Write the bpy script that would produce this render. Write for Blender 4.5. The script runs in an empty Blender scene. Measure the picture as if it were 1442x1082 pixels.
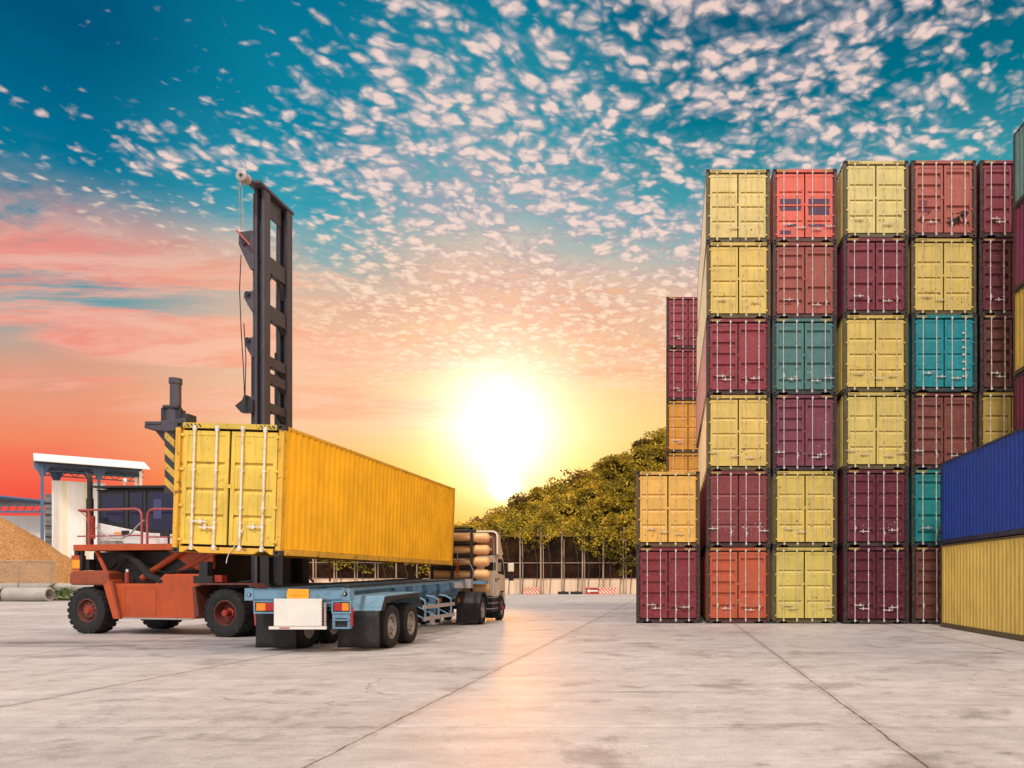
import bpy, math, random
import numpy as np
from mathutils import Vector, Matrix

R = math.radians
random.seed(7)
scene = bpy.context.scene
COL = scene.collection


def s(r, g, b):
    """sRGB 0-255 -> linear rgba"""
    f = lambda c: c / 12.92 if c <= 0.04045 else ((c + 0.055) / 1.055) ** 2.4
    return (f(r / 255), f(g / 255), f(b / 255), 1.0)


# ------------------------------------------------------------------ node helper
class NT:
    def __init__(self, tree):
        self.t = tree

    def n(self, typ, **kw):
        nd = self.t.nodes.new(typ)
        for k, v in kw.items():
            setattr(nd, k, v)
        return nd

    def put(self, sock, v):
        if hasattr(v, "is_output"):
            self.t.links.new(v, sock)
        elif v is not None:
            sock.default_value = v

    def m(self, op, a, b=None, c=None, clamp=False):
        nd = self.n("ShaderNodeMath", operation=op, use_clamp=clamp)
        for i, v in enumerate((a, b, c)):
            if v is not None:
                self.put(nd.inputs[i], v)
        return nd.outputs[0]

    def vm(self, op, a, b=None, sc=None):
        nd = self.n("ShaderNodeVectorMath", operation=op)
        self.put(nd.inputs[0], a)
        if b is not None:
            self.put(nd.inputs[1], b)
        if sc is not None:
            self.put(nd.inputs["Scale"], sc)
        return nd.outputs["Value"] if op in ("LENGTH", "DOT_PRODUCT", "DISTANCE") else nd.outputs["Vector"]

    def ss(self, v, lo, hi, a=0.0, b=1.0):
        nd = self.n("ShaderNodeMapRange", interpolation_type="SMOOTHSTEP")
        for i, x in enumerate((v, lo, hi, a, b)):
            self.put(nd.inputs[i], x)
        return nd.outputs[0]

    def lin(self, v, lo, hi, a=0.0, b=1.0):
        nd = self.n("ShaderNodeMapRange")
        for i, x in enumerate((v, lo, hi, a, b)):
            self.put(nd.inputs[i], x)
        return nd.outputs[0]

    def mix(self, f, a, b, mode="MIX"):
        nd = self.n("ShaderNodeMix", data_type="RGBA", blend_type=mode)
        self.put(nd.inputs[0], f)
        self.put(nd.inputs[6], a)
        self.put(nd.inputs[7], b)
        return nd.outputs[2]

    def noise(self, vec, scale, detail=4.0, rough=0.55, dist=0.0, color=False):
        nd = self.n("ShaderNodeTexNoise")
        self.put(nd.inputs["Vector"], vec)
        nd.inputs["Scale"].default_value = scale
        nd.inputs["Detail"].default_value = detail
        nd.inputs["Roughness"].default_value = rough
        nd.inputs["Distortion"].default_value = dist
        return nd.outputs["Color" if color else "Fac"]

    def voro(self, vec, scale, feature="F1", smooth=None):
        nd = self.n("ShaderNodeTexVoronoi", feature=feature)
        self.put(nd.inputs["Vector"], vec)
        nd.inputs["Scale"].default_value = scale
        if smooth is not None:
            nd.inputs["Smoothness"].default_value = smooth
        return nd.outputs["Distance"]

    def ramp(self, v, stops):
        nd = self.n("ShaderNodeValToRGB")
        self.put(nd.inputs[0], v)
        el = nd.color_ramp.elements
        while len(el) > 1:
            el.remove(el[-1])
        el[0].position, el[0].color = stops[0]
        for p, c in stops[1:]:
            e = el.new(p)
            e.color = c
        return nd.outputs[0]

    def mul(self, v, k):
        return self.vm("MULTIPLY", v, k)

    def xyz(self, v):
        nd = self.n("ShaderNodeSeparateXYZ")
        self.put(nd.inputs[0], v)
        return nd.outputs

    def comb(self, x, y, z):
        nd = self.n("ShaderNodeCombineXYZ")
        for i, v in enumerate((x, y, z)):
            self.put(nd.inputs[i], v)
        return nd.outputs[0]


def new_mat(name):
    m = bpy.data.materials.new(name)
    m.use_nodes = True
    t = m.node_tree
    t.nodes.clear()
    N = NT(t)
    out = N.n("ShaderNodeOutputMaterial")
    b = N.n("ShaderNodeBsdfPrincipled")
    t.links.new(b.outputs[0], out.inputs[0])
    return m, N, b, out


def bump(N, b, h, strength=0.3, dist=0.02):
    nd = N.n("ShaderNodeBump")
    nd.inputs["Strength"].default_value = strength
    nd.inputs["Distance"].default_value = dist
    N.put(nd.inputs["Height"], h)
    N.put(b.inputs["Normal"], nd.outputs[0])


def objcoord(N, spread=37.0):
    """object coordinates shifted by a per-object random amount"""
    tc = N.n("ShaderNodeTexCoord").outputs["Object"]
    rnd = N.n("ShaderNodeObjectInfo").outputs["Random"]
    k = N.m("MULTIPLY", rnd, spread)
    return N.vm("ADD", tc, N.comb(k, k, k)), tc


def plain(name, col, rough=0.6, metal=0.0, var=0.18, scale=3.0, dirt=0.25, dirtcol=(0.06, 0.045, 0.035, 1), spec=0.5, bmp=0.0):
    """painted / bare surface with mottling, grime patches and streaks"""
    m, N, b, _ = new_mat(name)
    v, _ = objcoord(N)
    n1 = N.noise(v, scale, 6, 0.6)
    c = N.mix(1.0, col, N.ramp(n1, [(0.3, (1 - var, 1 - var, 1 - var, 1)), (0.7, (1 + var * 0.4,) * 3 + (1,))]), "MULTIPLY")
    if dirt:
        g = N.noise(N.mul(v, (1, 1, 0.35)), scale * 2.3, 7, 0.65)
        c = N.mix(N.ss(g, 0.52, 0.75, 0, dirt), c, dirtcol)
    N.put(b.inputs["Base Color"], c)
    N.put(b.inputs["Roughness"], N.lin(n1, 0.3, 0.7, max(0.05, rough - 0.1), min(1, rough + 0.12)))
    b.inputs["Metallic"].default_value = metal
    b.inputs["Specular IOR Level"].default_value = spec
    if bmp:
        bump(N, b, N.noise(v, scale * 6, 6, 0.6), bmp, 0.02)
    return m


# ------------------------------------------------------------------ mesh builder
class MB:
    def __init__(self, *mats):
        self.v, self.f, self.mi, self.mats, self.cur = [], [], [], list(mats), 0

    def use(self, m):
        if m not in self.mats:
            self.mats.append(m)
        self.cur = self.mats.index(m)
        return self

    def add(self, vs, fs):
        o = len(self.v)
        self.v.extend(tuple(p) for p in vs)
        for f in fs:
            self.f.append(tuple(o + i for i in f))
            self.mi.append(self.cur)
        return self

    def hexa(self, p):
        return self.add(p, [(0, 3, 2, 1), (4, 5, 6, 7), (0, 1, 5, 4), (1, 2, 6, 5), (2, 3, 7, 6), (3, 0, 4, 7)])

    def box(self, x0, x1, y0, y1, z0, z1):
        x0, x1 = min(x0, x1), max(x0, x1)
        y0, y1 = min(y0, y1), max(y0, y1)
        z0, z1 = min(z0, z1), max(z0, z1)
        return self.hexa([(x0, y0, z0), (x1, y0, z0), (x1, y1, z0), (x0, y1, z0), (x0, y0, z1), (x1, y0, z1), (x1, y1, z1), (x0, y1, z1)])

    def prism(self, pts, axis, a, b):
        """polygon (u,v) extruded along axis from a to b; u,v are the other two axes in order"""
        def P(u, v, w):
            return {"x": (w, u, v), "y": (u, w, v), "z": (u, v, w)}[axis]
        n = len(pts)
        vs = [P(u, v, a) for u, v in pts] + [P(u, v, b) for u, v in pts]
        fs = [tuple(range(n)), tuple(range(2 * n - 1, n - 1, -1))]
        fs += [(i, i + n, (i + 1) % n + n, (i + 1) % n) for i in range(n)]
        return self.add(vs, fs)

    def sheet(self, pts, axis, a, b):
        """open polyline extruded (single layer)"""
        def P(u, v, w):
            return {"x": (w, u, v), "y": (u, w, v), "z": (u, v, w)}[axis]
        n = len(pts)
        vs = [P(u, v, a) for u, v in pts] + [P(u, v, b) for u, v in pts]
        return self.add(vs, [(i, i + 1, i + 1 + n, i + n) for i in range(n - 1)])

    def cyl(self, p0, p1, r0, r1=None, n=12, caps=True):
        p0, p1 = Vector(p0), Vector(p1)
        r1 = r0 if r1 is None else r1
        d = (p1 - p0).normalized()
        u = d.orthogonal().normalized()
        w = d.cross(u)
        vs = []
        for p, r in ((p0, r0), (p1, r1)):
            for i in range(n):
                a = 2 * math.pi * i / n
                vs.append(p + (u * math.cos(a) + w * math.sin(a)) * r)
        fs = [(i, (i + 1) % n, (i + 1) % n + n, i + n) for i in range(n)]
        if caps:
            fs += [tuple(range(n - 1, -1, -1)), tuple(range(n, 2 * n))]
        return self.add(vs, fs)

    def tube(self, pts, r, n=8):
        pts = [Vector(p) for p in pts]
        u = None
        rings = []
        for i, p in enumerate(pts):
            t = (pts[min(i + 1, len(pts) - 1)] - pts[max(i - 1, 0)]).normalized()
            if u is None:
                u = t.orthogonal().normalized()
            u = (u - t * u.dot(t)).normalized()
            w = t.cross(u)
            rings.append([p + (u * math.cos(2 * math.pi * k / n) + w * math.sin(2 * math.pi * k / n)) * r for k in range(n)])
        vs = [q for rg in rings for q in rg]
        fs = []
        for i in range(len(pts) - 1):
            for k in range(n):
                a, b = i * n + k, i * n + (k + 1) % n
                fs.append((a, b, b + n, a + n))
        fs += [tuple(range(n - 1, -1, -1)), tuple(range(len(vs) - n, len(vs)))]
        return self.add(vs, fs)

    def lathe(self, prof, origin, axis, n=32, closed=False):
        """prof: (h along axis, radius)"""
        o = Vector(origin)
        vs = []
        for h, r in prof:
            for i in range(n):
                a = 2 * math.pi * i / n
                c, q = r * math.cos(a), r * math.sin(a)
                vs.append(o + Vector({"x": (h, c, q), "y": (c, h, q), "z": (c, q, h)}[axis]))
        fs = []
        m = len(prof)
        for j in range(m if closed else m - 1):
            jj = (j + 1) % m
            for i in range(n):
                k = (i + 1) % n
                fs.append((j * n + i, j * n + k, jj * n + k, jj * n + i))
        return self.add(vs, fs)

    def spin(self, deg, shift=(0, 0, 0), sy=1.0):
        """turn everything built so far about the vertical axis, then move it"""
        c, q = math.cos(R(deg)), math.sin(R(deg))
        self.v = [((x * c - y * sy * q) + shift[0], (x * q + y * sy * c) + shift[1], z + shift[2]) for x, y, z in self.v]
        return self

    def mesh(self, name, smooth=None):
        me = bpy.data.meshes.new(name)
        me.from_pydata(self.v, [], self.f)
        for m in self.mats:
            me.materials.append(m)
        me.polygons.foreach_set("material_index", self.mi)
        import bmesh
        bm = bmesh.new()
        bm.from_mesh(me)
        bmesh.ops.recalc_face_normals(bm, faces=bm.faces)
        bm.to_mesh(me)
        bm.free()
        if smooth is not None:
            me.polygons.foreach_set("use_smooth", [True] * len(me.polygons))
            me.set_sharp_from_angle(angle=R(smooth))
        me.update()
        return me

    def build(self, name, parent=None, smooth=None, bevel=0.0, loc=None, label=None, world=False):
        o = obj(name, self.mesh(name, smooth), parent, loc)
        if world:
            o.matrix_parent_inverse = Matrix.LocRotScale(parent.location, parent.rotation_euler, None).inverted()
        if bevel:
            md = o.modifiers.new("bevel", "BEVEL")
            md.width = bevel
            md.segments = 2
            md.limit_method = "ANGLE"
            md.angle_limit = R(40)
        if label:
            o["label"] = label
        return o


def obj(name, mesh, parent=None, loc=None):
    o = bpy.data.objects.new(name, mesh)
    COL.objects.link(o)
    if parent is not None:
        o.parent = parent
    if loc is not None:
        o.location = loc
    return o


def tag(o, label, cat, group=None, kind=None):
    o["label"] = label
    o["category"] = cat
    if group:
        o["group"] = group
    if kind:
        o["kind"] = kind
    return o


def thing(name, label, cat, loc=(0, 0, 0), rz=0.0, group=None):
    o = bpy.data.objects.new(name, None)
    o.empty_display_size = 0.3
    COL.objects.link(o)
    o.location = loc
    o.rotation_euler = (0, 0, rz)
    return tag(o, label, cat, group)


def pivot(name, parent, loc=(0, 0, 0)):
    o = bpy.data.objects.new(name, None)
    o.empty_display_size = 0.2
    COL.objects.link(o)
    o.parent = parent
    o.location = loc
    return o
# ------------------------------------------------------------------ materials
def paint_material(name, rust, fade, rustcol=(0.07, 0.032, 0.018, 1), streak=0.30):
    """weathered container paint; the hue comes from the object's own colour"""
    m, N, b, _ = new_mat(name)
    v, tc = objcoord(N)
    base = N.n("ShaderNodeObjectInfo").outputs["Color"]
    n1 = N.noise(v, 1.1, 5, 0.6)
    n2 = N.noise(v, 7.0, 6, 0.65)
    st = N.noise(N.mul(v, (9, 9, 0.45)), 1.6, 5, 0.6)
    c = N.mix(1.0, base, N.ramp(n1, [(0.25, (0.78, 0.78, 0.80, 1)), (0.75, (1.10, 1.08, 1.04, 1))]), "MULTIPLY")
    c = N.mix(N.ss(n2, 0.45, 0.8, 0, fade), c, (0.55, 0.5, 0.46, 1))              # chalky fading
    c = N.mix(N.ss(st, 0.50, 0.72, 0, streak), c, (0.05, 0.035, 0.03, 1))            # run-down dirt streaks
    r = N.noise(v, 5.5, 9, 0.72, 0.4)
    rk = N.ss(r, 0.64 - rust, 0.70 - rust * 0.6, 0, 0.85)
    c = N.mix(rk, c, N.mix(n2, rustcol, (0.16, 0.06, 0.025, 1)))
    sc = N.noise(N.mul(v, (3.0, 3.0, 16.0)), 2.2, 8, 0.7, 0.6)                     # horizontal scratches
    c = N.mix(N.ss(sc, 0.70, 0.76, 0, 0.45), c, (0.40, 0.34, 0.30, 1))
    N.put(b.inputs["Base Color"], c)
    N.put(b.inputs["Roughness"], N.lin(N.m("ADD", rk, n2), 0.3, 1.2, 0.42, 0.8))
    b.inputs["Specular IOR Level"].default_value = 0.4
    bump(N, b, N.m("ADD", N.noise(v, 1.7, 3, 0.5), N.m("MULTIPLY", rk, 0.15)), 0.5, 0.06)
    return m


PAINT = paint_material("container_paint", 0.015, 0.10)
WALLPAINT = paint_material("container_wall_paint", 0.01, 0.06)
SUNSETPAINT = paint_material("container_sunset_wall_paint", -0.03, 0.03, streak=0.10)  # held container's walls: few streaks, kept bright to carry the sunset glow
FRAMEPAINT = paint_material("container_frame_paint", 0.10, 0.10, (0.022, 0.014, 0.012, 1))
DARK = plain("dark_backing", (0.012, 0.011, 0.012, 1), 0.8, var=0.2, dirt=0)  # near-black for door backing, floor and casting recesses
def rod_material():
    m, N, b, _ = new_mat("lock_rod_finish")
    v, tc = objcoord(N)
    n = N.noise(v, 5, 6, 0.7)
    c = N.mix(N.ss(n, 0.46, 0.7, 0, 0.6), N.n("ShaderNodeObjectInfo").outputs["Color"], (0.17, 0.09, 0.055, 1))
    N.put(b.inputs["Base Color"], c)
    b.inputs["Roughness"].default_value = 0.5
    return m


RODM = rod_material()
CASTM = plain("casting_steel", (0.05, 0.036, 0.032, 1), 0.65, 0, 0.3, 6, 0.4, (0.09, 0.03, 0.015, 1))


def hazard_material(name, ca, cb, freq, slant=1.0, axis="x"):
    m, N, b, _ = new_mat(name)
    v, tc = objcoord(N)
    x, y, z = N.xyz(tc)
    k = N.m("ADD", N.m("MULTIPLY", x if axis == "x" else y, freq), N.m("MULTIPLY", z, freq * slant))
    st = N.m("GREATER_THAN", N.m("FRACT", k), 0.5)
    c = N.mix(st, ca, cb)
    n = N.noise(v, 9, 7, 0.7)
    c = N.mix(N.ss(n, 0.5, 0.72, 0, 0.7), c, (0.04, 0.03, 0.025, 1))
    N.put(b.inputs["Base Color"], c)
    b.inputs["Roughness"].default_value = 0.65
    return m


HAZ = hazard_material("hazard_yellow_black", (0.62, 0.42, 0.05, 1), (0.02, 0.018, 0.018, 1), 11.0)
HAZPOST = hazard_material("hazard_post", (0.60, 0.36, 0.06, 1), (0.03, 0.03, 0.035, 1), 2.9, 1.0)
BARRIERM = hazard_material("barrier_red_white", (0.62, 0.085, 0.035, 1), (0.62, 0.50, 0.42, 1), 2.6, 1.0)

ORANGE = plain("handler_orange", s(182, 74, 26), 0.55, 0, 0.2, 1.6, 0.5, (0.07, 0.035, 0.025, 1))
ORANGE_D = plain("handler_orange_faded", s(146, 68, 40), 0.65, 0, 0.2, 2, 0.5, (0.06, 0.03, 0.022, 1))
RAILRED = plain("railing_red", s(170, 75, 70), 0.55, 0, 0.2, 4, 0.4)
MASTM = plain("mast_steel", s(74, 68, 78), 0.5, 0.1, 0.25, 2.5, 0.45, (0.025, 0.022, 0.026, 1))
MASTD = plain("mast_steel_greasy", s(42, 40, 46), 0.45, 0.1, 0.3, 3, 0.4, (0.012, 0.011, 0.012, 1))
BLACK = plain("black_steel", (0.014, 0.013, 0.015, 1), 0.6, 0, 0.3, 3, 0.3, (0.04, 0.03, 0.025, 1))
RUBBER = plain("tyre_rubber", (0.022, 0.021, 0.022, 1), 0.85, 0, 0.3, 4, 0.55, (0.075, 0.065, 0.058, 1), 0.3, 0.25)
FLAPM = plain("mudflap_rubber", (0.026, 0.025, 0.028, 1), 0.75, 0, 0.3, 3, 0.5, (0.08, 0.068, 0.06, 1), 0.3, 0.15)
WHITEP = plain("white_paint", s(232, 228, 226), 0.45, 0, 0.1, 1.5, 0.2, (0.3, 0.25, 0.2, 1))
CREAM = plain("cab_cream_paint", s(240, 222, 196), 0.4, 0, 0.1, 2, 0.25, (0.25, 0.16, 0.08, 1))
TANKM = plain("tank_sunset_tint", s(238, 180, 118), 0.45, 0, 0.12, 3, 0.25, (0.3, 0.16, 0.07, 1))  # warm sunset light put into the tank colour
BLUE = plain("trailer_blue", s(102, 140, 166), 0.55, 0, 0.3, 3.5, 0.75, (0.10, 0.06, 0.045, 1))
BLUE_D = plain("trailer_blue_shaded", s(78, 108, 136), 0.6, 0, 0.3, 3.5, 0.8, (0.06, 0.04, 0.033, 1))  # darker, dirty blue with the main beams' shade put into it
GREYST = plain("grey_steel", s(165, 155, 152), 0.5, 0.1, 0.2, 4, 0.4)
RIMM = plain("wheel_rim_silver", s(170, 160, 152), 0.4, 0.4, 0.25, 5, 0.5, (0.12, 0.07, 0.05, 1))
RIMRED = plain("wheel_rim_red", s(104, 50, 40), 0.6, 0, 0.3, 5, 0.5)
HUBRED = plain("hub_red", s(160, 50, 36), 0.55, 0, 0.2, 5, 0.3)
PLATEM = plain("number_plate_white", s(218, 213, 206), 0.55, 0, 0.1, 2, 0.25, (0.3, 0.22, 0.18, 1))
ORANGEPL = plain("orange_plate", s(250, 160, 30), 0.5, 0, 0.12, 5, 0.2, (0.4, 0.14, 0.03, 1))
REDPL = plain("red_plate", s(176, 66, 74), 0.6, 0, 0.2, 3, 0.3)
AMBER = plain("amber_lens", s(220, 130, 30), 0.25, 0, 0.15, 9, 0.2)
REDLENS = plain("red_lens", s(170, 30, 35), 0.25, 0, 0.15, 9, 0.2)
BLUEST = plain("blue_structural_steel", s(82, 108, 142), 0.5, 0, 0.15, 1, 0.2)
CONC = plain("pipe_concrete", s(168, 162, 156), 0.85, 0, 0.2, 1.2, 0.4, (0.16, 0.14, 0.12, 1), 0.3, 0.2)
ROOFW = plain("white_roof_sheet", s(214, 214, 218), 0.5, 0, 0.06, 0.6, 0.1, (0.4, 0.38, 0.36, 1))
ROOFU = plain("roof_underside", s(92, 100, 112), 0.7, 0, 0.2, 0.5, 0.2)
ORHOSE = plain("orange_hose", s(190, 80, 30), 0.5, 0, 0.1, 5, 0)
NETM_DIRT = plain("fence_post_steel", s(176, 150, 130), 0.55, 0.2, 0.2, 0.8, 0.35)


def glass_material():
    m, N, b, _ = new_mat("dark_cab_glass")
    b.inputs["Base Color"].default_value = (0.022, 0.022, 0.055, 1)
    b.inputs["Roughness"].default_value = 0.06
    b.inputs["Specular IOR Level"].default_value = 0.25
    v, _ = objcoord(N)
    bump(N, b, N.noise(v, 0.8, 2, 0.5), 0.04, 0.05)
    return m


GLASS = glass_material()


def wall_material(name, ca, cb, pitch, axis=0, depth=0.03, rough=0.55, stain=0.3):
    """profiled sheet wall: vertical ribs as bump, rain stains"""
    m, N, b, _ = new_mat(name)
    tc = N.n("ShaderNodeTexCoord").outputs["Object"]
    x = N.xyz(tc)[axis]
    w = N.m("PINGPONG", N.m("MULTIPLY", x, 1.0 / pitch), 1.0)
    st = N.noise(N.mul(tc, (1.4, 1.4, 0.15)), 1.0, 5, 0.6)
    c = N.mix(N.ss(st, 0.45, 0.75, 0, stain), ca, cb)
    N.put(b.inputs["Base Color"], c)
    b.inputs["Roughness"].default_value = rough
    bump(N, b, N.ss(w, 0.35, 0.65), 0.6, depth)
    return m


TOWERM = wall_material("tower_white_sheet", s(238, 238, 240), s(205, 205, 205), 0.25, 0, 0.03, 0.5, 0.35)
CREAMSTRIP = wall_material("tower_cream_sheet", s(232, 226, 200), s(205, 198, 170), 0.25)
LOUVREM = wall_material("grey_louvre", s(120, 120, 124), s(80, 80, 84), 0.35, 2, 0.1)
FENCESHEET = wall_material("fence_white_sheet", s(226, 196, 166), s(150, 112, 80), 0.22, 0, 0.05, 0.6, 0.6)


def net_material():
    m, N, b, out = new_mat("black_shade_net")
    v, tc = objcoord(N)
    n = N.noise(v, 0.5, 6, 0.7)
    N.put(b.inputs["Base Color"], N.mix(N.ss(n, 0.35, 0.7), s(26, 17, 12), s(58, 34, 20)))
    b.inputs["Roughness"].default_value = 0.9
    b.inputs["Specular IOR Level"].default_value = 0.1
    tr = N.n("ShaderNodeBsdfTransparent")
    mx = N.n("ShaderNodeMixShader")
    N.put(mx.inputs[0], N.ss(N.noise(v, 0.35, 5, 0.6), 0.45, 0.75, 0.0, 0.4))
    N.put(mx.inputs[1], b.outputs[0])
    N.put(mx.inputs[2], tr.outputs[0])
    N.put(out.inputs[0], mx.outputs[0])
    return m


NETM = net_material()


def mesh_fence_material():
    m, N, b, out = new_mat("chain_link_mesh")
    tc = N.n("ShaderNodeTexCoord").outputs["Object"]
    x, y, z = N.xyz(tc)
    g1 = N.m("FRACT", N.m("MULTIPLY", N.m("ADD", x, z), 9.0))
    g2 = N.m("FRACT", N.m("MULTIPLY", N.m("SUBTRACT", x, z), 9.0))
    k = N.m("MAXIMUM", N.m("LESS_THAN", g1, 0.10), N.m("LESS_THAN", g2, 0.10))
    b.inputs["Base Color"].default_value = s(150, 145, 140)
    b.inputs["Roughness"].default_value = 0.6
    tr = N.n("ShaderNodeBsdfTransparent")
    mx = N.n("ShaderNodeMixShader")
    N.put(mx.inputs[0], k)
    N.put(mx.inputs[1], tr.outputs[0])
    N.put(mx.inputs[2], b.outputs[0])
    N.put(out.inputs[0], mx.outputs[0])
    return m


LINKM = mesh_fence_material()


def leaf_material(name, dark, mid, light, trans=0.35, scale=0.12):
    m, N, b, out = new_mat(name)
    tc = N.n("ShaderNodeTexCoord").outputs["Object"]
    isl = N.n("ShaderNodeNewGeometry").outputs["Random Per Island"]
    n = N.noise(tc, scale, 4, 0.6)
    f = N.m("ADD", N.m("MULTIPLY", isl, 0.26), N.m("MULTIPLY", N.ss(n, 0.30, 0.70), 0.72))
    c = N.ramp(f, [(0.12, dark), (0.45, mid), (0.88, light)])
    N.put(b.inputs["Base Color"], c)
    b.inputs["Roughness"].default_value = 0.65
    b.inputs["Specular IOR Level"].default_value = 0.25
    tl = N.n("ShaderNodeBsdfTranslucent")
    N.put(tl.inputs[0], N.mix(1.0, c, (1.5, 1.25, 0.45, 1), "MULTIPLY"))
    mx = N.n("ShaderNodeMixShader")
    mx.inputs[0].default_value = trans
    N.put(mx.inputs[1], b.outputs[0])
    N.put(mx.inputs[2], tl.outputs[0])
    N.put(out.inputs[0], mx.outputs[0])
    return m


LEAF = leaf_material("hill_leaves", (0.06, 0.044, 0.006, 1), (0.27, 0.20, 0.018, 1), (0.78, 0.56, 0.06, 1), 0.35, 0.42)  # golden light of the low sun put into the leaf colours
LEAFR = leaf_material("russet_leaves", (0.07, 0.03, 0.01, 1), (0.22, 0.09, 0.02, 1), (0.40, 0.2, 0.05, 1))
LEAFB = leaf_material("brown_leaves", (0.05, 0.03, 0.01, 1), (0.18, 0.11, 0.025, 1), (0.40, 0.26, 0.06, 1))
LEAFV = leaf_material("vine_leaves", (0.05, 0.042, 0.006, 1), (0.20, 0.16, 0.014, 1), (0.60, 0.44, 0.04, 1), 0.3, 0.4)
LEAFG = leaf_material("weed_leaves", (0.03, 0.06, 0.012, 1), (0.08, 0.14, 0.03, 1), (0.16, 0.22, 0.06, 1), 0.3, 0.8)
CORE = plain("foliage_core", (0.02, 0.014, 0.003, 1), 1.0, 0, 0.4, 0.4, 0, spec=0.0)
BARK = plain("bark", (0.07, 0.05, 0.035, 1), 0.9, 0, 0.3, 3, 0.3)
HILLM = plain("hill_earth", (0.05, 0.038, 0.012, 1), 1.0, 0, 0.4, 0.15, 0.3, spec=0.0)


def sawdust_material():
    m, N, b, _ = new_mat("wood_chip")
    tc = N.n("ShaderNodeTexCoord").outputs["Object"]
    n = N.noise(tc, 0.5, 8, 0.7)
    f = N.noise(tc, 6.0, 6, 0.75)
    c = N.ramp(f, [(0.32, s(112, 78, 48)), (0.5, s(174, 128, 84)), (0.7, s(212, 170, 120))])
    c = N.mix(1.0, c, N.ramp(n, [(0.3, (0.8, 0.78, 0.74, 1)), (0.7, (1.05, 1.05, 1.05, 1))]), "MULTIPLY")
    N.put(b.inputs["Base Color"], c)
    b.inputs["Roughness"].default_value = 0.95
    b.inputs["Specular IOR Level"].default_value = 0.1
    bump(N, b, f, 0.7, 0.15)
    return m


SAWDUST = sawdust_material()


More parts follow.
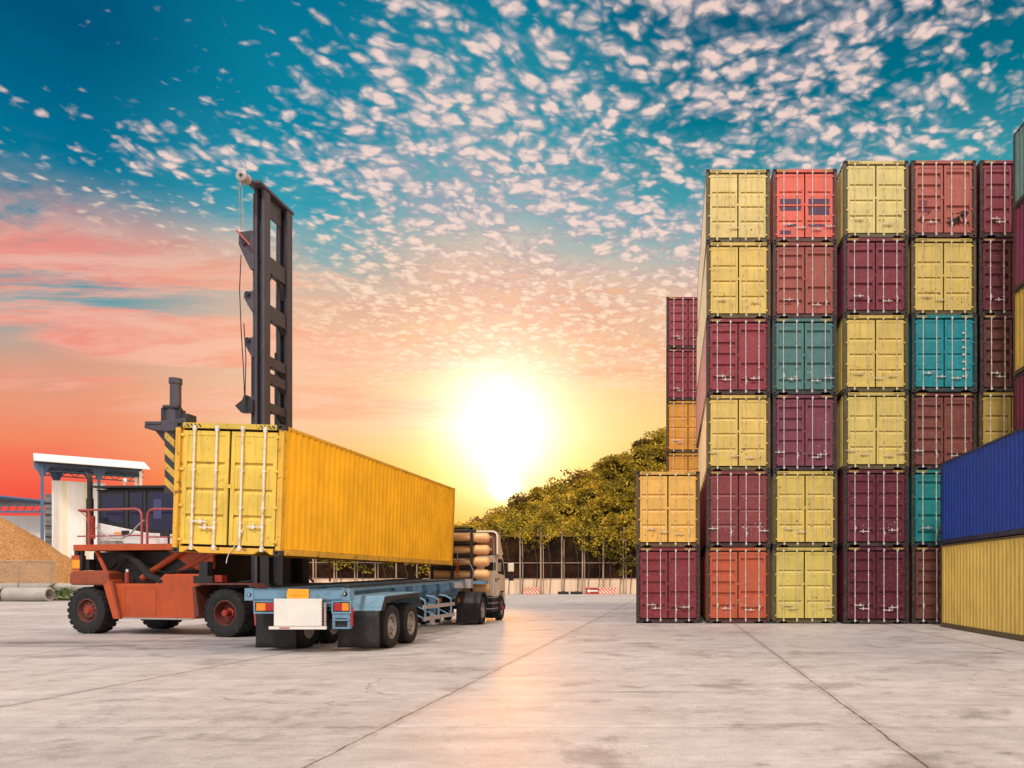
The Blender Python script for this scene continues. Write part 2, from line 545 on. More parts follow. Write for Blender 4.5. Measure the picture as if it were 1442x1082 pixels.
def concrete_material():
    m, N, b, _ = new_mat("yard_concrete")
    tc = N.n("ShaderNodeTexCoord").outputs["Object"]
    x, y, z = N.xyz(tc)
    wob = N.m("MULTIPLY", N.m("SUBTRACT", N.noise(tc, 1.6, 6, 0.65), 0.5), 0.10)
    # expansion joints
    def joint(coord, pos, spacing, w):
        k = N.m("DIVIDE", N.m("SUBTRACT", N.m("ADD", coord, wob), pos), spacing)
        d = N.m("MULTIPLY", N.m("ABSOLUTE", N.m("SUBTRACT", k, N.m("ROUND", k))), spacing)
        return N.ss(d, w * 0.35, w, 1, 0)
    jx = joint(x, -3.3, 5.56, 0.020)
    edge = joint(x, -3.3, 5.56, 0.15)
    jy = joint(y, 8.95, 11.5, 0.009)
    crumble = N.noise(tc, 5.0, 5, 0.7)
    jx = N.m("MULTIPLY", jx, N.ss(crumble, 0.30, 0.55, 0.35, 1))
    jy = N.m("MULTIPLY", jy, N.ss(crumble, 0.3, 0.55, 0.2, 0.75))
    # per-slab tone
    sx = N.m("FLOOR", N.m("DIVIDE", N.m("ADD", x, 3.3), 5.56))
    sy = N.m("FLOOR", N.m("DIVIDE", N.m("SUBTRACT", y, 8.95), 11.5))
    wn = N.n("ShaderNodeTexWhiteNoise")
    N.put(wn.inputs["Vector"], N.comb(sx, sy, 0.0))
    slab = wn.outputs["Value"]
    big = N.noise(N.mul(tc, (0.6, 1.0, 1)), 0.22, 6, 0.6)
    brush = N.noise(N.mul(tc, (0.35, 2.6, 1)), 0.9, 8, 0.68)
    fine = N.noise(tc, 34.0, 7, 0.85)
    scr = N.noise(N.mul(N.vm("ADD", tc, N.mul(N.noise(tc, 0.5, 3, 0.5, color=True), (1.2, 1.2, 0))), (0.9, 7.0, 1)), 2.2, 9, 0.78)
    med = N.noise(tc, 1.7, 11, 0.78, 0.15)
    grain = N.noise(tc, 75.0, 4, 0.8)
    c = N.ramp(med, [(0.30, s(134, 125, 124)), (0.43, s(180, 172, 171)), (0.56, s(195, 188, 187)), (0.72, s(220, 213, 211))])
    c = N.mix(0.30, c, N.ramp(brush, [(0.3, s(146, 135, 133)), (0.5, s(190, 180, 178)), (0.7, s(216, 208, 206))]))
    c = N.mix(1.0, c, N.ramp(big, [(0.32, (0.84, 0.825, 0.83, 1)), (0.68, (1.08, 1.075, 1.075, 1))]), "MULTIPLY")
    c = N.mix(1.0, c, N.ramp(slab, [(0.0, (0.93, 0.925, 0.925, 1)), (1.0, (1.04, 1.035, 1.035, 1))]), "MULTIPLY")
    blot = N.noise(N.vm("ADD", tc, (11.0, 5.0, 0)), 0.55, 9, 0.74, 0.25)
    c = N.mix(N.ss(blot, 0.52, 0.64, 0, 0.55), c, s(112, 99, 97))                    # old damp patches
    c = N.mix(N.ss(scr, 0.55, 0.68, 0, 0.50), c, s(88, 78, 78))                       # scrapes
    c = N.mix(N.ss(scr, 0.44, 0.33, 0, 0.40), c, s(222, 216, 212))
    c = N.mix(1.0, c, N.ramp(grain, [(0.34, (0.55, 0.54, 0.54, 1)), (0.48, (1.0, 1.0, 1.0, 1)), (0.66, (1.22, 1.22, 1.22, 1))]), "MULTIPLY")
    c = N.mix(N.ss(fine, 0.53, 0.64, 0, 0.65), c, s(76, 66, 64))                       # pitted aggregate
    # rubbed tyre marks and oil
    tm = N.noise(N.mul(tc, (0.25, 3.4, 1)), 0.8, 7, 0.62, 0.8)
    patch = N.noise(tc, 0.16, 3, 0.5)
    tk = N.m("MULTIPLY", N.ss(tm, 0.57, 0.70), N.ss(patch, 0.46, 0.62))
    c = N.mix(N.m("MULTIPLY", tk, 0.7), c, s(78, 70, 70))
    # darker streaky strip in front of the handler
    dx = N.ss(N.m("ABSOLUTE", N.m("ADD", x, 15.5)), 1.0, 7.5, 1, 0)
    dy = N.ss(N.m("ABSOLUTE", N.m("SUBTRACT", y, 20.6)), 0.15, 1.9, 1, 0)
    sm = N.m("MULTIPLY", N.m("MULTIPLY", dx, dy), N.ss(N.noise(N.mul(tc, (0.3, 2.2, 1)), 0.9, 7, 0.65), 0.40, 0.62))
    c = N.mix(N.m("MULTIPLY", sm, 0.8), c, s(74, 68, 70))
    oil = N.ss(N.noise(tc, 0.85, 5, 0.6, 0.9), 0.66, 0.76, 0, 0.5)
    c = N.mix(oil, c, s(96, 84, 82))
    spots = N.ss(N.voro(N.vm("ADD", tc, N.mul(N.noise(tc, 4, 3, 0.5, color=True), (0.3, 0.3, 0))), 0.8), 0.03, 0.075, 0.6, 0)
    c = N.mix(N.m("MULTIPLY", spots, N.ss(patch, 0.4, 0.6)), c, s(70, 60, 58))
    # hairline cracks
    cr = N.voro(N.vm("ADD", tc, N.mul(N.noise(tc, 0.8, 6, 0.65, color=True), (1.6, 1.6, 0))), 0.13, "DISTANCE_TO_EDGE")
    ck = N.m("MULTIPLY", N.ss(cr, 0.0008, 0.0026, 1, 0), N.ss(N.noise(tc, 0.3, 3, 0.5), 0.50, 0.60))
    c = N.mix(N.m("MULTIPLY", ck, 0.6), c, s(90, 78, 74))
    c = N.mix(N.m("MULTIPLY", edge, N.ss(crumble, 0.42, 0.62, 0.06, 0.5)), c, s(132, 116, 108))
    j = N.m("MAXIMUM", jx, jy)
    c = N.mix(N.m("MULTIPLY", j, 0.85), c, s(66, 57, 54))
    N.put(b.inputs["Base Color"], c)
    N.put(b.inputs["Roughness"], N.lin(N.m("ADD", N.m("MULTIPLY", big, 0.6), N.m("MULTIPLY", med, 0.4)), 0.3, 0.7, 0.40, 0.66))
    b.inputs["Specular IOR Level"].default_value = 0.6
    h = N.m("SUBTRACT", N.m("ADD", N.m("MULTIPLY", fine, 0.5), N.m("MULTIPLY", med, 0.5)), N.m("MULTIPLY", j, 1.5))
    bump(N, b, h, 0.30, 0.012)
    return m


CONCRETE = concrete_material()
# ------------------------------------------------------------------ camera
cam = bpy.data.cameras.new("camera")
cam.sensor_width = 36.0
cam.lens = 36.0 * 1111.0 / 1442.0
cam.shift_x = -229.0 / 1442.0
cam.shift_y = 275.0 / 1442.0
cam.clip_end = 3000
cam_o = bpy.data.objects.new("camera", cam)
COL.objects.link(cam_o)
cam_o.location = (0, 0, 1.68)
cam_o.rotation_euler = (R(90), 0, 0)
scene.camera = cam_o

scene.view_settings.view_transform = "Standard"
scene.view_settings.look = "None"
scene.view_settings.exposure = 0.0
scene.view_settings.gamma = 1.0

# ------------------------------------------------------------------ light
SUN_EL, SUN_AZ = 50.0, -172.0      # soft light from high behind the camera (azimuth from +Y towards +X)
ld = bpy.data.lights.new("sun", "SUN")
ld.energy = 2.3
ld.angle = R(9)
ld.color = (1.0, 0.95, 0.88)
lo = bpy.data.objects.new("sun", ld)
COL.objects.link(lo)
dvec = Vector((math.sin(R(SUN_AZ)) * math.cos(R(SUN_EL)), math.cos(R(SUN_AZ)) * math.cos(R(SUN_EL)), math.sin(R(SUN_EL))))
lo.rotation_euler = dvec.to_track_quat("Z", "Y").to_euler()
lo.location = (0, -5, 40)

# ------------------------------------------------------------------ sky
w = bpy.data.worlds.new("World")
scene.world = w
w.use_nodes = True
t = w.node_tree
t.nodes.clear()
N = NT(t)
out = N.n("ShaderNodeOutputWorld")
D = N.vm("NORMALIZE", N.n("ShaderNodeTexCoord").outputs["Generated"])
dx, dy, dz = N.xyz(D)
az = N.m("MULTIPLY", N.m("ARCTAN2", dx, dy), 180 / math.pi)
el = N.m("MULTIPLY", N.m("ARCSINE", dz), 180 / math.pi)
# gentle waviness so that no gradient is perfectly straight
wv = N.m("MULTIPLY", N.m("SUBTRACT", N.noise(N.mul(D, (3.0, 3.0, 7.0)), 1.6, 4, 0.55), 0.5), 5.0)
elw = N.m("ADD", el, wv)
ef = N.m("DIVIDE", elw, 40.0, clamp=True)


def column(stops):
    return N.ramp(ef, [(max(0.0, e / 40.0), s(*c)) for e, c in stops])


cL = column([(0, (240, 62, 56)), (4.0, (246, 82, 66)), (6.0, (247, 108, 82)), (8.4, (244, 138, 102)), (10.8, (234, 154, 122)), (12.6, (214, 160, 138)),
             (14.6, (150, 168, 166)), (17, (66, 152, 166)), (20, (10, 134, 160)), (24, (0, 112, 146)), (29, (0, 84, 124)), (36, (2, 78, 116))])
cC = column([(0, (252, 150, 40)), (5.5, (253, 176, 84)), (8, (252, 190, 122)), (10.2, (248, 202, 158)), (12.5, (248, 198, 160)), (14.8, (244, 190, 158)),
             (17, (228, 186, 160)), (19, (170, 182, 176)), (21.5, (96, 168, 180)), (24, (44, 154, 174)), (28, (10, 132, 160)), (35, (0, 108, 142))])
cS = column([(0, (255, 165, 10)), (5, (255, 190, 30)), (7.5, (255, 212, 70)), (10.5, (254, 220, 146)), (13, (253, 212, 150)), (15.5, (250, 200, 146)),
             (18, (246, 186, 142)), (20.5, (240, 192, 158)), (22.5, (212, 196, 178)), (25, (130, 178, 184)), (29, (48, 152, 168)), (36, (0, 120, 148))])
cR = column([(0, (255, 180, 40)), (6, (254, 200, 80)), (10, (252, 208, 128)), (14, (250, 200, 140)), (17, (244, 194, 150)), (20, (226, 198, 170)),
             (23, (160, 186, 184)), (26, (60, 154, 168)), (30, (0, 116, 138)), (36, (0, 86, 116))])
f1 = N.ss(az, -38, -25)
f2 = N.ss(az, -25, -13)
f3 = N.ss(az, -11, 4)
skyc = N.mix(f3, N.mix(f2, N.mix(f1, cL, cC), cS), cR)

# clouds on a flat layer overhead, so that they crowd together towards the horizon
q = N.m("ADD", N.m("MAXIMUM", dz, 0.0), 0.10)
P = N.comb(N.m("DIVIDE", dx, q), N.m("DIVIDE", dy, q), 0.0)
warp = N.mul(N.vm("SUBTRACT", N.noise(P, 3.2, 4, 0.6, color=True), (0.5, 0.5, 0.5)), (0.12, 0.12, 0))
warp2 = N.mul(N.vm("SUBTRACT", N.noise(P, 30.0, 3, 0.6, color=True), (0.5, 0.5, 0.5)), (0.022, 0.022, 0))
Pw = N.vm("ADD", N.vm("ADD", P, warp), warp2)
cell = N.voro(Pw, 25.0, "SMOOTH_F1", 0.25)
cell2 = N.voro(Pw, 54.0, "SMOOTH_F1", 0.25)
puff = N.m("SUBTRACT", 1.0, N.m("ADD", N.m("MULTIPLY", cell, 0.7), N.m("MULTIPLY", cell2, 0.45)))
fb = N.noise(Pw, 30.0, 8, 0.66)
fbig = N.noise(N.vm("ADD", P, (3.7, 1.3, 0.0)), 2.3, 5, 0.6)
# coverage: thick in the middle and right, open in the two upper corners and to the left
bandc = N.m("SUBTRACT", N.m("SUBTRACT", az, -3.0), N.m("MULTIPLY", N.m("SUBTRACT", el, 22.0), 0.35))
covA = N.ss(N.m("ABSOLUTE", bandc), 8.0, 44.0, 0.37, -0.18)
cov = N.m("ADD", covA, N.m("MULTIPLY", N.m("SUBTRACT", fbig, 0.5), 0.80))
cov = N.m("SUBTRACT", cov, N.ss(el, 29, 38, 0, 0.16))
cov = N.m("SUBTRACT", cov, N.m("MULTIPLY", N.ss(az, -33, -20, 0.16, 0), N.ss(el, 21, 25)))
# ragged strips on the left, half way up
strip = N.noise(N.mul(N.vm("ADD", P, (0.4, 0.9, 0.0)), (0.55, 1.5, 1)), 2.0, 5, 0.6, 0.3)
cov = N.m("ADD", cov, N.m("MULTIPLY", N.ss(strip, 0.46, 0.64, 0.0, 0.55), N.m("MULTIPLY", N.ss(el, 14, 18), N.m("MULTIPLY", N.ss(el, 23, 28, 1, 0), N.ss(az, -30, -8, 1, 0.2)))))
dens = N.m("ADD", N.m("ADD", N.m("MULTIPLY", puff, 1.0), N.m("MULTIPLY", fb, 0.62)), cov)
alto = N.m("MULTIPLY", N.ss(dens, 0.74, 1.27), N.ss(el, 12.0, 17.0))
alto = N.m("MULTIPLY", alto, N.m("MAXIMUM", N.ss(az, -30, -20), N.ss(el, 18.5, 21.5)))
# thin streaky veil low in the sky
Pst = N.mul(P, (0.45, 1.25, 1))
stk = N.noise(Pst, 1.35, 8, 0.66, 0.9)
veil = N.m("MULTIPLY", N.ss(stk, 0.45, 0.57), N.m("MULTIPLY", N.ss(el, 8.5, 12.0), N.ss(el, 18.0, 23.0, 1, 0)))
fibre = N.m("MULTIPLY", N.ss(N.noise(N.mul(Pw, (0.7, 2.2, 1)), 5.0, 8, 0.7, 0.4), 0.50, 0.68), N.m("MULTIPLY", N.ss(el, 10, 14), N.ss(el, 17, 26, 1, 0)))
lit = N.ss(N.m("ADD", N.m("MULTIPLY", puff, 0.9), N.noise(N.vm("ADD", Pw, (0.015, 0.04, 0)), 34.0, 6, 0.7)), 0.74, 1.14)
whiteC = N.mix(lit, s(160, 164, 178), s(252, 220, 208))
# nearer the low sun the puffs turn from pink white to apricot
altC = N.mix(N.ss(el, 17, 25), N.mix(lit, s(232, 178, 154), s(255, 224, 190)), whiteC)
pink = N.mix(f1, s(248, 146, 128), N.mix(f2, s(250, 172, 138), s(252, 172, 122)))
skyc = N.mix(N.m("MULTIPLY", veil, 0.85), skyc, N.mix(N.ss(N.noise(N.mul(P, (0.5, 1.3, 1)), 3.6, 8, 0.68, 0.7), 0.38, 0.60), pink, N.mix(0.38, pink, s(255, 226, 200))))
skyc = N.mix(N.m("MULTIPLY", N.m("MULTIPLY", fibre, N.ss(az, -34, -20, 0.15, 1)), 0.5), skyc, s(255, 222, 188))
skyc = N.mix(N.m("MULTIPLY", alto, 0.88), skyc, altC)

# the low sun: a blown-out white heart in a yellow halo (and the disc just above the hill)
def glow(azc, elc, sa, se):
    a = N.m("DIVIDE", N.m("SUBTRACT", az, azc), sa)
    e = N.m("DIVIDE", N.m("SUBTRACT", el, elc), se)
    return N.m("ADD", N.m("MULTIPLY", a, a), N.m("MULTIPLY", e, e))


def gauss(d2):
    return N.m("EXPONENT", N.m("MULTIPLY", d2, -1.0))


g_wide = gauss(glow(-12.2, 9.0, 13.0, 7.0))
g_mid = gauss(glow(-12.2, 10.6, 6.6, 6.2))
g_core = gauss(glow(-12.3, 9.9, 3.0, 3.4))
g_soft = gauss(glow(-12.3, 10.6, 4.6, 5.0))
g_disc = gauss(glow(-12.2, 6.6, 1.0, 1.0))
skyc = N.vm("ADD", skyc, N.vm("SCALE", (0.10, 0.07, 0.0), sc=g_wide))
skyc = N.vm("ADD", skyc, N.vm("SCALE", (0.34, 0.29, 0.26), sc=g_mid))
skyc = N.vm("ADD", skyc, N.vm("SCALE", (0.42, 0.36, 0.28), sc=g_soft))
skyc = N.vm("ADD", skyc, N.vm("SCALE", (380.0, 126.0, 12.0), sc=N.m("POWER", g_core, 15.0)))
skyc = N.vm("ADD", skyc, N.vm("SCALE", (0.75, 0.75, 0.8), sc=g_core))
skyc = N.vm("ADD", skyc, N.vm("SCALE", (60.0, 40.0, 16.0), sc=N.m("POWER", g_disc, 4.0)))
skyc = N.vm("ADD", skyc, N.vm("SCALE", (1.2, 1.0, 0.5), sc=g_disc))

# the half of the sky behind the viewer: bright thin overcast over the physical sky
nish = N.n("ShaderNodeTexSky", sky_type="NISHITA", sun_disc=False)
nish.sun_elevation = R(SUN_EL)
nish.sun_rotation = R(SUN_AZ)
nish.air_density = 1.0
nish.dust_density = 2.0
nsky = N.vm("SCALE", nish.outputs[0], sc=0.08)
over = N.mix(N.ss(N.noise(P, 1.2, 5, 0.55), 0.3, 0.7), (0.85, 0.82, 0.80, 1), (1.15, 1.10, 1.05, 1))
back = N.mix(0.8, nsky, over)
side = N.m("MULTIPLY", N.ss(az, 35, 70), N.ss(az, 100, 150, 1, 0))
back = N.mix(side, back, (3.4, 2.6, 1.7, 1))  # unseen warm sky patch on the right, added to brighten right-facing sides
fb_ = N.ss(N.m("ABSOLUTE", az), 46, 85)
zen = N.ss(el, 48, 75)
skyc = N.mix(N.m("MAXIMUM", fb_, zen), skyc, back)
# ground colour below the horizon
skyc = N.mix(N.ss(el, -1.0, -0.2, 1, 0), skyc, (0.30, 0.24, 0.21, 1))
bg = N.n("ShaderNodeBackground")
N.put(bg.inputs[0], skyc)
bg.inputs[1].default_value = 1.0
N.put(out.inputs[0], bg.outputs[0])
w.cycles.sampling_method = "MANUAL"
w.cycles.sample_map_resolution = 1024
# ------------------------------------------------------------------ ground
g = MB(CONCRETE)
g.add([(-700, -60, 0), (700, -60, 0), (700, 1500, 0), (-700, 1500, 0)], [(0, 1, 2, 3)])
ground = g.build("ground")
ground["kind"] = "structure"

# ------------------------------------------------------------------ shipping containers
W, L = 2.438, 12.192
HC, STD = 2.896, 2.72


def corrugated(length, pitch, depth, a0, flat=0.26, slope=0.245):
    """list of (along, offset) for one wall"""
    pts, n = [], int(length / pitch)
    m = (length - n * pitch) / 2
    pts.append((a0, 0.0))
    for i in range(n):
        x = a0 + m + i * pitch
        pts += [(x, 0.0), (x + pitch * slope, depth), (x + pitch * (slope + flat), depth), (x + pitch * (2 * slope + flat), 0.0)]
    pts.append((a0 + length, 0.0))
    return pts


def wall_mesh(H):
    b = MB(WALLPAINT)
    zt, zb = H - 0.07, 0.16
    for sx in (-1, 1):
        pr = [(sx * (W / 2 - 0.012 - d), y) for y, d in corrugated(L - 0.30, 0.278, 0.036, 0.15)]
        b.sheet(pr, "z", zb, zt)                       # (x,y) profile extruded up
    pr = [(x, L - 0.05 - d) for x, d in corrugated(W - 0.26, 0.25, 0.04, -W / 2 + 0.13)]
    b.sheet(pr, "z", zb, zt)
    pr = [(y, H - 0.035 - d) for y, d in corrugated(L - 0.16, 0.209, 0.02, 0.08)]
    b.sheet(pr, "x", -W / 2 + 0.06, W / 2 - 0.06)
    b.use(DARK)
    b.box(-W / 2 + 0.1, W / 2 - 0.1, 0.1, L - 0.15, 0.12, 0.16)
    b.add([(-1.1, 0.155, 0.15), (1.1, 0.155, 0.15), (1.1, 0.155, H - 0.1), (-1.1, 0.155, H - 0.1)], [(0, 1, 2, 3)])
    return b.mesh("container_walls")


def frame_mesh(H, notch):
    b = MB(FRAMEPAINT)
    cz = 0.118
    for sx in (-1, 1):
        x0, x1 = sx * (W / 2 - 0.105), sx * W / 2
        b.box(x0, x1, 0.004, 0.15, cz, H - cz)                 # front corner post
        b.box(sx * (W / 2 - 0.15), x0, 0.06, 0.15, cz, H - cz)
        b.box(x0, x1, L - 0.15, L - 0.004, cz, H - cz)
        b.box(sx * (W / 2 - 0.06), sx * (W / 2 - 0.004), 0.178, L - 0.178, H - 0.075, H - 0.012)
        b.box(sx * (W / 2 - 0.05), sx * (W / 2 - 0.008), 0.178, L - 0.178, 0.02, 0.165)
        b.box(sx * (W / 2 - 0.10), sx * (W / 2 - 0.05), 0.178, L - 0.178, 0.02, 0.05)
        # rear lower and upper castings
        for z0 in (0.0, H - cz):
            b.box(sx * (W / 2 - 0.162), sx * W / 2, L - 0.178, L, z0, z0 + cz)
    xi = W / 2 - 0.162
    b.box(-xi, xi, L - 0.12, L - 0.006, H - 0.10, H - 0.010)
    b.box(-xi, xi, L - 0.12, L - 0.006, 0.02, 0.16)
    # sill, notched from below where the forks pass
    if notch == "tri":
        cut = lambda c: [(c - 0.20, 0.018), (c - 0.06, 0.105), (c + 0.06, 0.105), (c + 0.20, 0.018)]
    else:
        cut = lambda c: [(c - 0.17, 0.018), (c - 0.165, 0.085), (c + 0.165, 0.085), (c + 0.17, 0.018)]
    poly = [(-xi, 0.018)] + cut(-0.80) + cut(0.80) + [(xi, 0.018), (xi, 0.150), (-xi, 0.150)]
    b.prism(poly, "y", 0.006, 0.10)
    return b.mesh("container_frame")


def header_mesh(H):
    b = MB(PAINT)
    xi = W / 2 - 0.162
    b.box(-xi, xi, 0.002, 0.13, H - 0.122, H - 0.010)
    return b.mesh("header_beam")


def casting_mesh():
    b = MB(CASTM, DARK)
    x, y, z = 0.081, 0.178, 0.118
    o = 0.03
    # front face with a recessed oval
    ov = [(math.cos(a) * 0.045, 0.059 + math.sin(a) * 0.035) for a in [2 * math.pi * i / 12 for i in range(12)]]
    rect = [(-x, 0), (x, 0), (x, z), (-x, z)]
    b.add([(-x, y, 0), (x, y, 0), (x, y, z), (-x, y, z), (-x, 0, 0), (x, 0, 0), (x, 0, z), (-x, 0, z)],
          [(0, 1, 2, 3), (0, 4, 5, 1), (1, 5, 6, 2), (2, 6, 7, 3), (3, 7, 4, 0)])
    # annulus
    vs = [(p[0], 0, p[1]) for p in ov]
    rim = []
    for px, pz in ov:
        k = min(x / max(abs(px), 1e-6), 0.059 / max(abs(pz - 0.059), 1e-6))
        rim.append((px * k, 0, 0.059 + (pz - 0.059) * k))
    b.add(vs + rim, [(i, (i + 1) % 12, (i + 1) % 12 + 12, i + 12) for i in range(12)])
    b.add(vs + [(p[0], o, p[1]) for p in ov], [(i, (i + 1) % 12, (i + 1) % 12 + 12, i + 12) for i in range(12)])
    b.use(DARK)
    b.add([(p[0], o, p[1]) for p in ov], [tuple(range(12))])
    return b.mesh("corner_casting")


def door_mesh(H, style, side):
    """one door leaf; x measured from the container's middle. side -1 left, +1 right"""
    b = MB(PAINT)
    a0, a1 = (0.026, 1.060)
    z0, z1 = 0.205, H - 0.175
    X = lambda a, c: (side * a, side * c) if side > 0 else (-c, -a)
    y = 0.045
    st = 0.085
    yb = 0.095
    for p, q in ((a0, a0 + st), (a1 - st, a1)):
        u, v = X(p, q)
        b.box(u, v, y, yb, z0, z1)
    u, v = X(a0 + st, a1 - st)
    b.box(u, v, y, yb, z1 - 0.10, z1)
    b.box(u, v, y, yb, z0, z0 + 0.09)
    zb, zt = z0 + 0.09, z1 - 0.10
    hh = zt - zb
    yi = y + 0.012

    def groove_step(frac, drop=0.12, dp=0.048):
        zc = zb + frac * hh
        return [(yi, zc), (yi + dp, zc - 0.004), (yi + dp, zc - 0.034), (yi + dp * 0.55, zc - drop * 0.55), (yi, zc - drop)]

    def band(frac, half=0.075, dp=0.062):
        zc = zb + frac * hh
        return [(yi, zc + half + 0.022), (yi + dp, zc + half), (yi + dp, zc - half), (yi, zc - half - 0.040)]

    if style == "plain":                       # nearly flat leaf with three pressed steps
        fr = [0.75, 0.50, 0.25]
        pts = [(yi, zt)] + [p for f in fr for p in groove_step(f)] + [(yi, zb)]
    elif style == "ribbed":
        fr = [0.88, 0.70, 0.52, 0.34, 0.14] if side < 0 else [0.90, 0.36, 0.10]
        pts = [(yi, zt)] + [p for f in fr for p in band(f)] + [(yi, zb)]
    elif style == "five":
        fr = [0.90, 0.71, 0.51, 0.31, 0.11]
        pts = [(yi, zt)] + [p for f in fr for p in band(f, 0.07, 0.05)] + [(yi, zb)]
    else:                                      # "panel": four broad panels
        fr = [0.90, 0.635, 0.37, 0.10]
        pts = [(yi, zt)] + [p for f in fr for p in band(f, 0.045, 0.06)] + [(yi, zb)]
    b.sheet(pts, "x", u, v)
    # end caps of the pressed sheet read as a shadow gap: close with the stile sides (already solid)
    # hinges
    for f in (0.04, 0.34, 0.66, 0.96):
        zc = z0 + f * (z1 - z0)
        p, q = X(a1 - 0.035, a1 + 0.075)
        b.box(p, q, 0.022, 0.046, zc - 0.03, zc + 0.03)
    # small lock plate at the meeting edge on the right leaf
    if side < 0:
        b.box(-0.045, 0.05, 0.030, 0.047, 0.52 * H - 0.04, 0.52 * H + 0.04)
    return b.mesh("container_door")


def rod_mesh(H, handle, zfrac, r=0.0205):
    """lock rod standing on the sill: bar, cam ends, guides and swung handle; local x=0"""
    b = MB(RODM)
    b.cyl((0, 0.012, 0.085), (0, 0.012, H - 0.06), r, n=8)
    for zz in (0.13, H - 0.12):
        b.box(-r * 1.6, r * 1.6, -0.006, 0.044, zz - 0.055, zz + 0.055)
        b.box(-0.014, 0.045, -0.012, 0.02, zz - 0.02, zz + 0.02)
    for f in (0.24, 0.36, 0.64):
        b.box(-r * 1.8, r * 1.8, -0.004, 0.044, f * H - 0.015, f * H + 0.015)
    if handle:
        zc = zfrac * H
        b.box(-0.03, 0.03, -0.012, 0.02, zc - 0.035, zc + 0.035)
        x1 = handle * 0.34
        b.box(0.03 if x1 > 0 else -0.03, x1, -0.012, 0.012, zc - 0.013, zc + 0.013)
        xm = handle * 0.2
        b.box(xm - 0.025, xm + 0.025, -0.018, 0.044, zc - 0.045, zc + 0.035)
        b.box(xm - 0.012, xm + 0.012, -0.02, 0.044, zc + 0.02, zc + 0.075)
    else:
        zc = zfrac * H
        b.box(-0.012, 0.03, -0.014, 0.012, zc - 0.15, zc + 0.10)
        b.box(0.02, 0.06, -0.01, 0.044, zc - 0.03, zc + 0.02)
    return b.mesh("lock_rod")


def hazard_mesh():
    b = MB(HAZ)
    b.box(-0.19, 0.19, -0.002, 0.004, -0.035, 0.035)
    return b.mesh("hazard_marking")


CACHE = {}


def cached(key, fn):
    if key not in CACHE:
        CACHE[key] = fn()
    return CACHE[key]


RODX = (0.26, 0.745)     # fractions of a leaf, from the meeting edge outwards


def container(label, col, loc, rz=0.0, H=HC, style="plain", handles=(1, -1, 1, -1), wallcol=None, doorcol=None, rightcol=None,
              framecol=None, group="shipping containers in the yard", rod_r=0.0165, rodcol=None):
    t = thing("shipping_container", label, "container", loc, R(rz), group)
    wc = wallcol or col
    dc = doorcol or col
    fc = framecol or tuple(c * 0.13 + 0.014 for c in col[:3]) + (1,)
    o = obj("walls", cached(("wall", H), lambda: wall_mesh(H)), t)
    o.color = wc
    notch = "tri" if style == "plain" else "rect"
    o = obj("frame", cached(("frame", H, notch), lambda: frame_mesh(H, notch)), t)
    o.color = fc
    o = obj("header_beam", cached(("header", H), lambda: header_mesh(H)), t)
    o.color = tuple(c * 0.85 for c in dc[:3]) + (1,)
    rc = rodcol or ((0.66, 0.55, 0.34, 1) if col[1] > 0.35 else (0.62, 0.56, 0.53, 1))
    for sx in (-1, 1):
        d = obj("door", cached(("door", H, style, sx), lambda: door_mesh(H, style, sx)), t)
        d.color = rightcol if (rightcol and sx > 0) else dc
        for k, f in enumerate(RODX):
            hi = (0 if sx < 0 else 2) + (1 - k if sx < 0 else k)
            h = handles[hi]
            zf = (0.245, 0.20, 0.18, 0.215)[hi]
            rod = obj("lock_rod", cached(("rod", H, h, zf, rod_r), lambda: rod_mesh(H, h, zf, rod_r)), d, (sx * (0.02 + f * 1.04), 0, 0))
            rod.color = rc
        for z in (0.0, H - 0.118):
            obj("corner_casting", cached("cast", casting_mesh), t, (sx * (W / 2 - 0.081), 0, z))
        obj("hazard_marking", cached("haz", hazard_mesh), t, (sx * 0.83, 0, H - 0.068))
    return t


Y1 = s(222, 190, 100)
YP = s(220, 200, 128)
YO = s(232, 178, 84)
YOL = s(168, 142, 66)
MAR = s(130, 40, 50)
WINE = s(104, 32, 50)
WINED = s(90, 20, 40)
PLUM = s(124, 58, 76)
BRICK = s(160, 80, 68)
BRICKD = s(126, 68, 58)
BROWN = s(104, 58, 50)
TEALG = s(78, 124, 122)
CYAN = s(18, 140, 150)
ORNG = s(190, 88, 54)
CORAL = s(228, 104, 86)
BROWNMAR = s(134, 56, 58)

# (columns from the left; x centre, y of the door face; rows bottom to top)
ZS = HC + 0.005
col_a = [(-0.22, 30.12)]
stack = []


def pile(x, y, rows, zstep=ZS, jit=0.02, rz=0.0):
    z = 0.0
    out = []
    for label, colr, kw in rows:
        H = kw.get("H", HC)
        o = container(label, colr, (x + random.uniform(-jit, jit), y + 2 * random.uniform(-jit, jit), z), rz + 12 * random.uniform(-jit, jit), **kw)
        z += H + (zstep - HC)
        out.append(o)
    return out


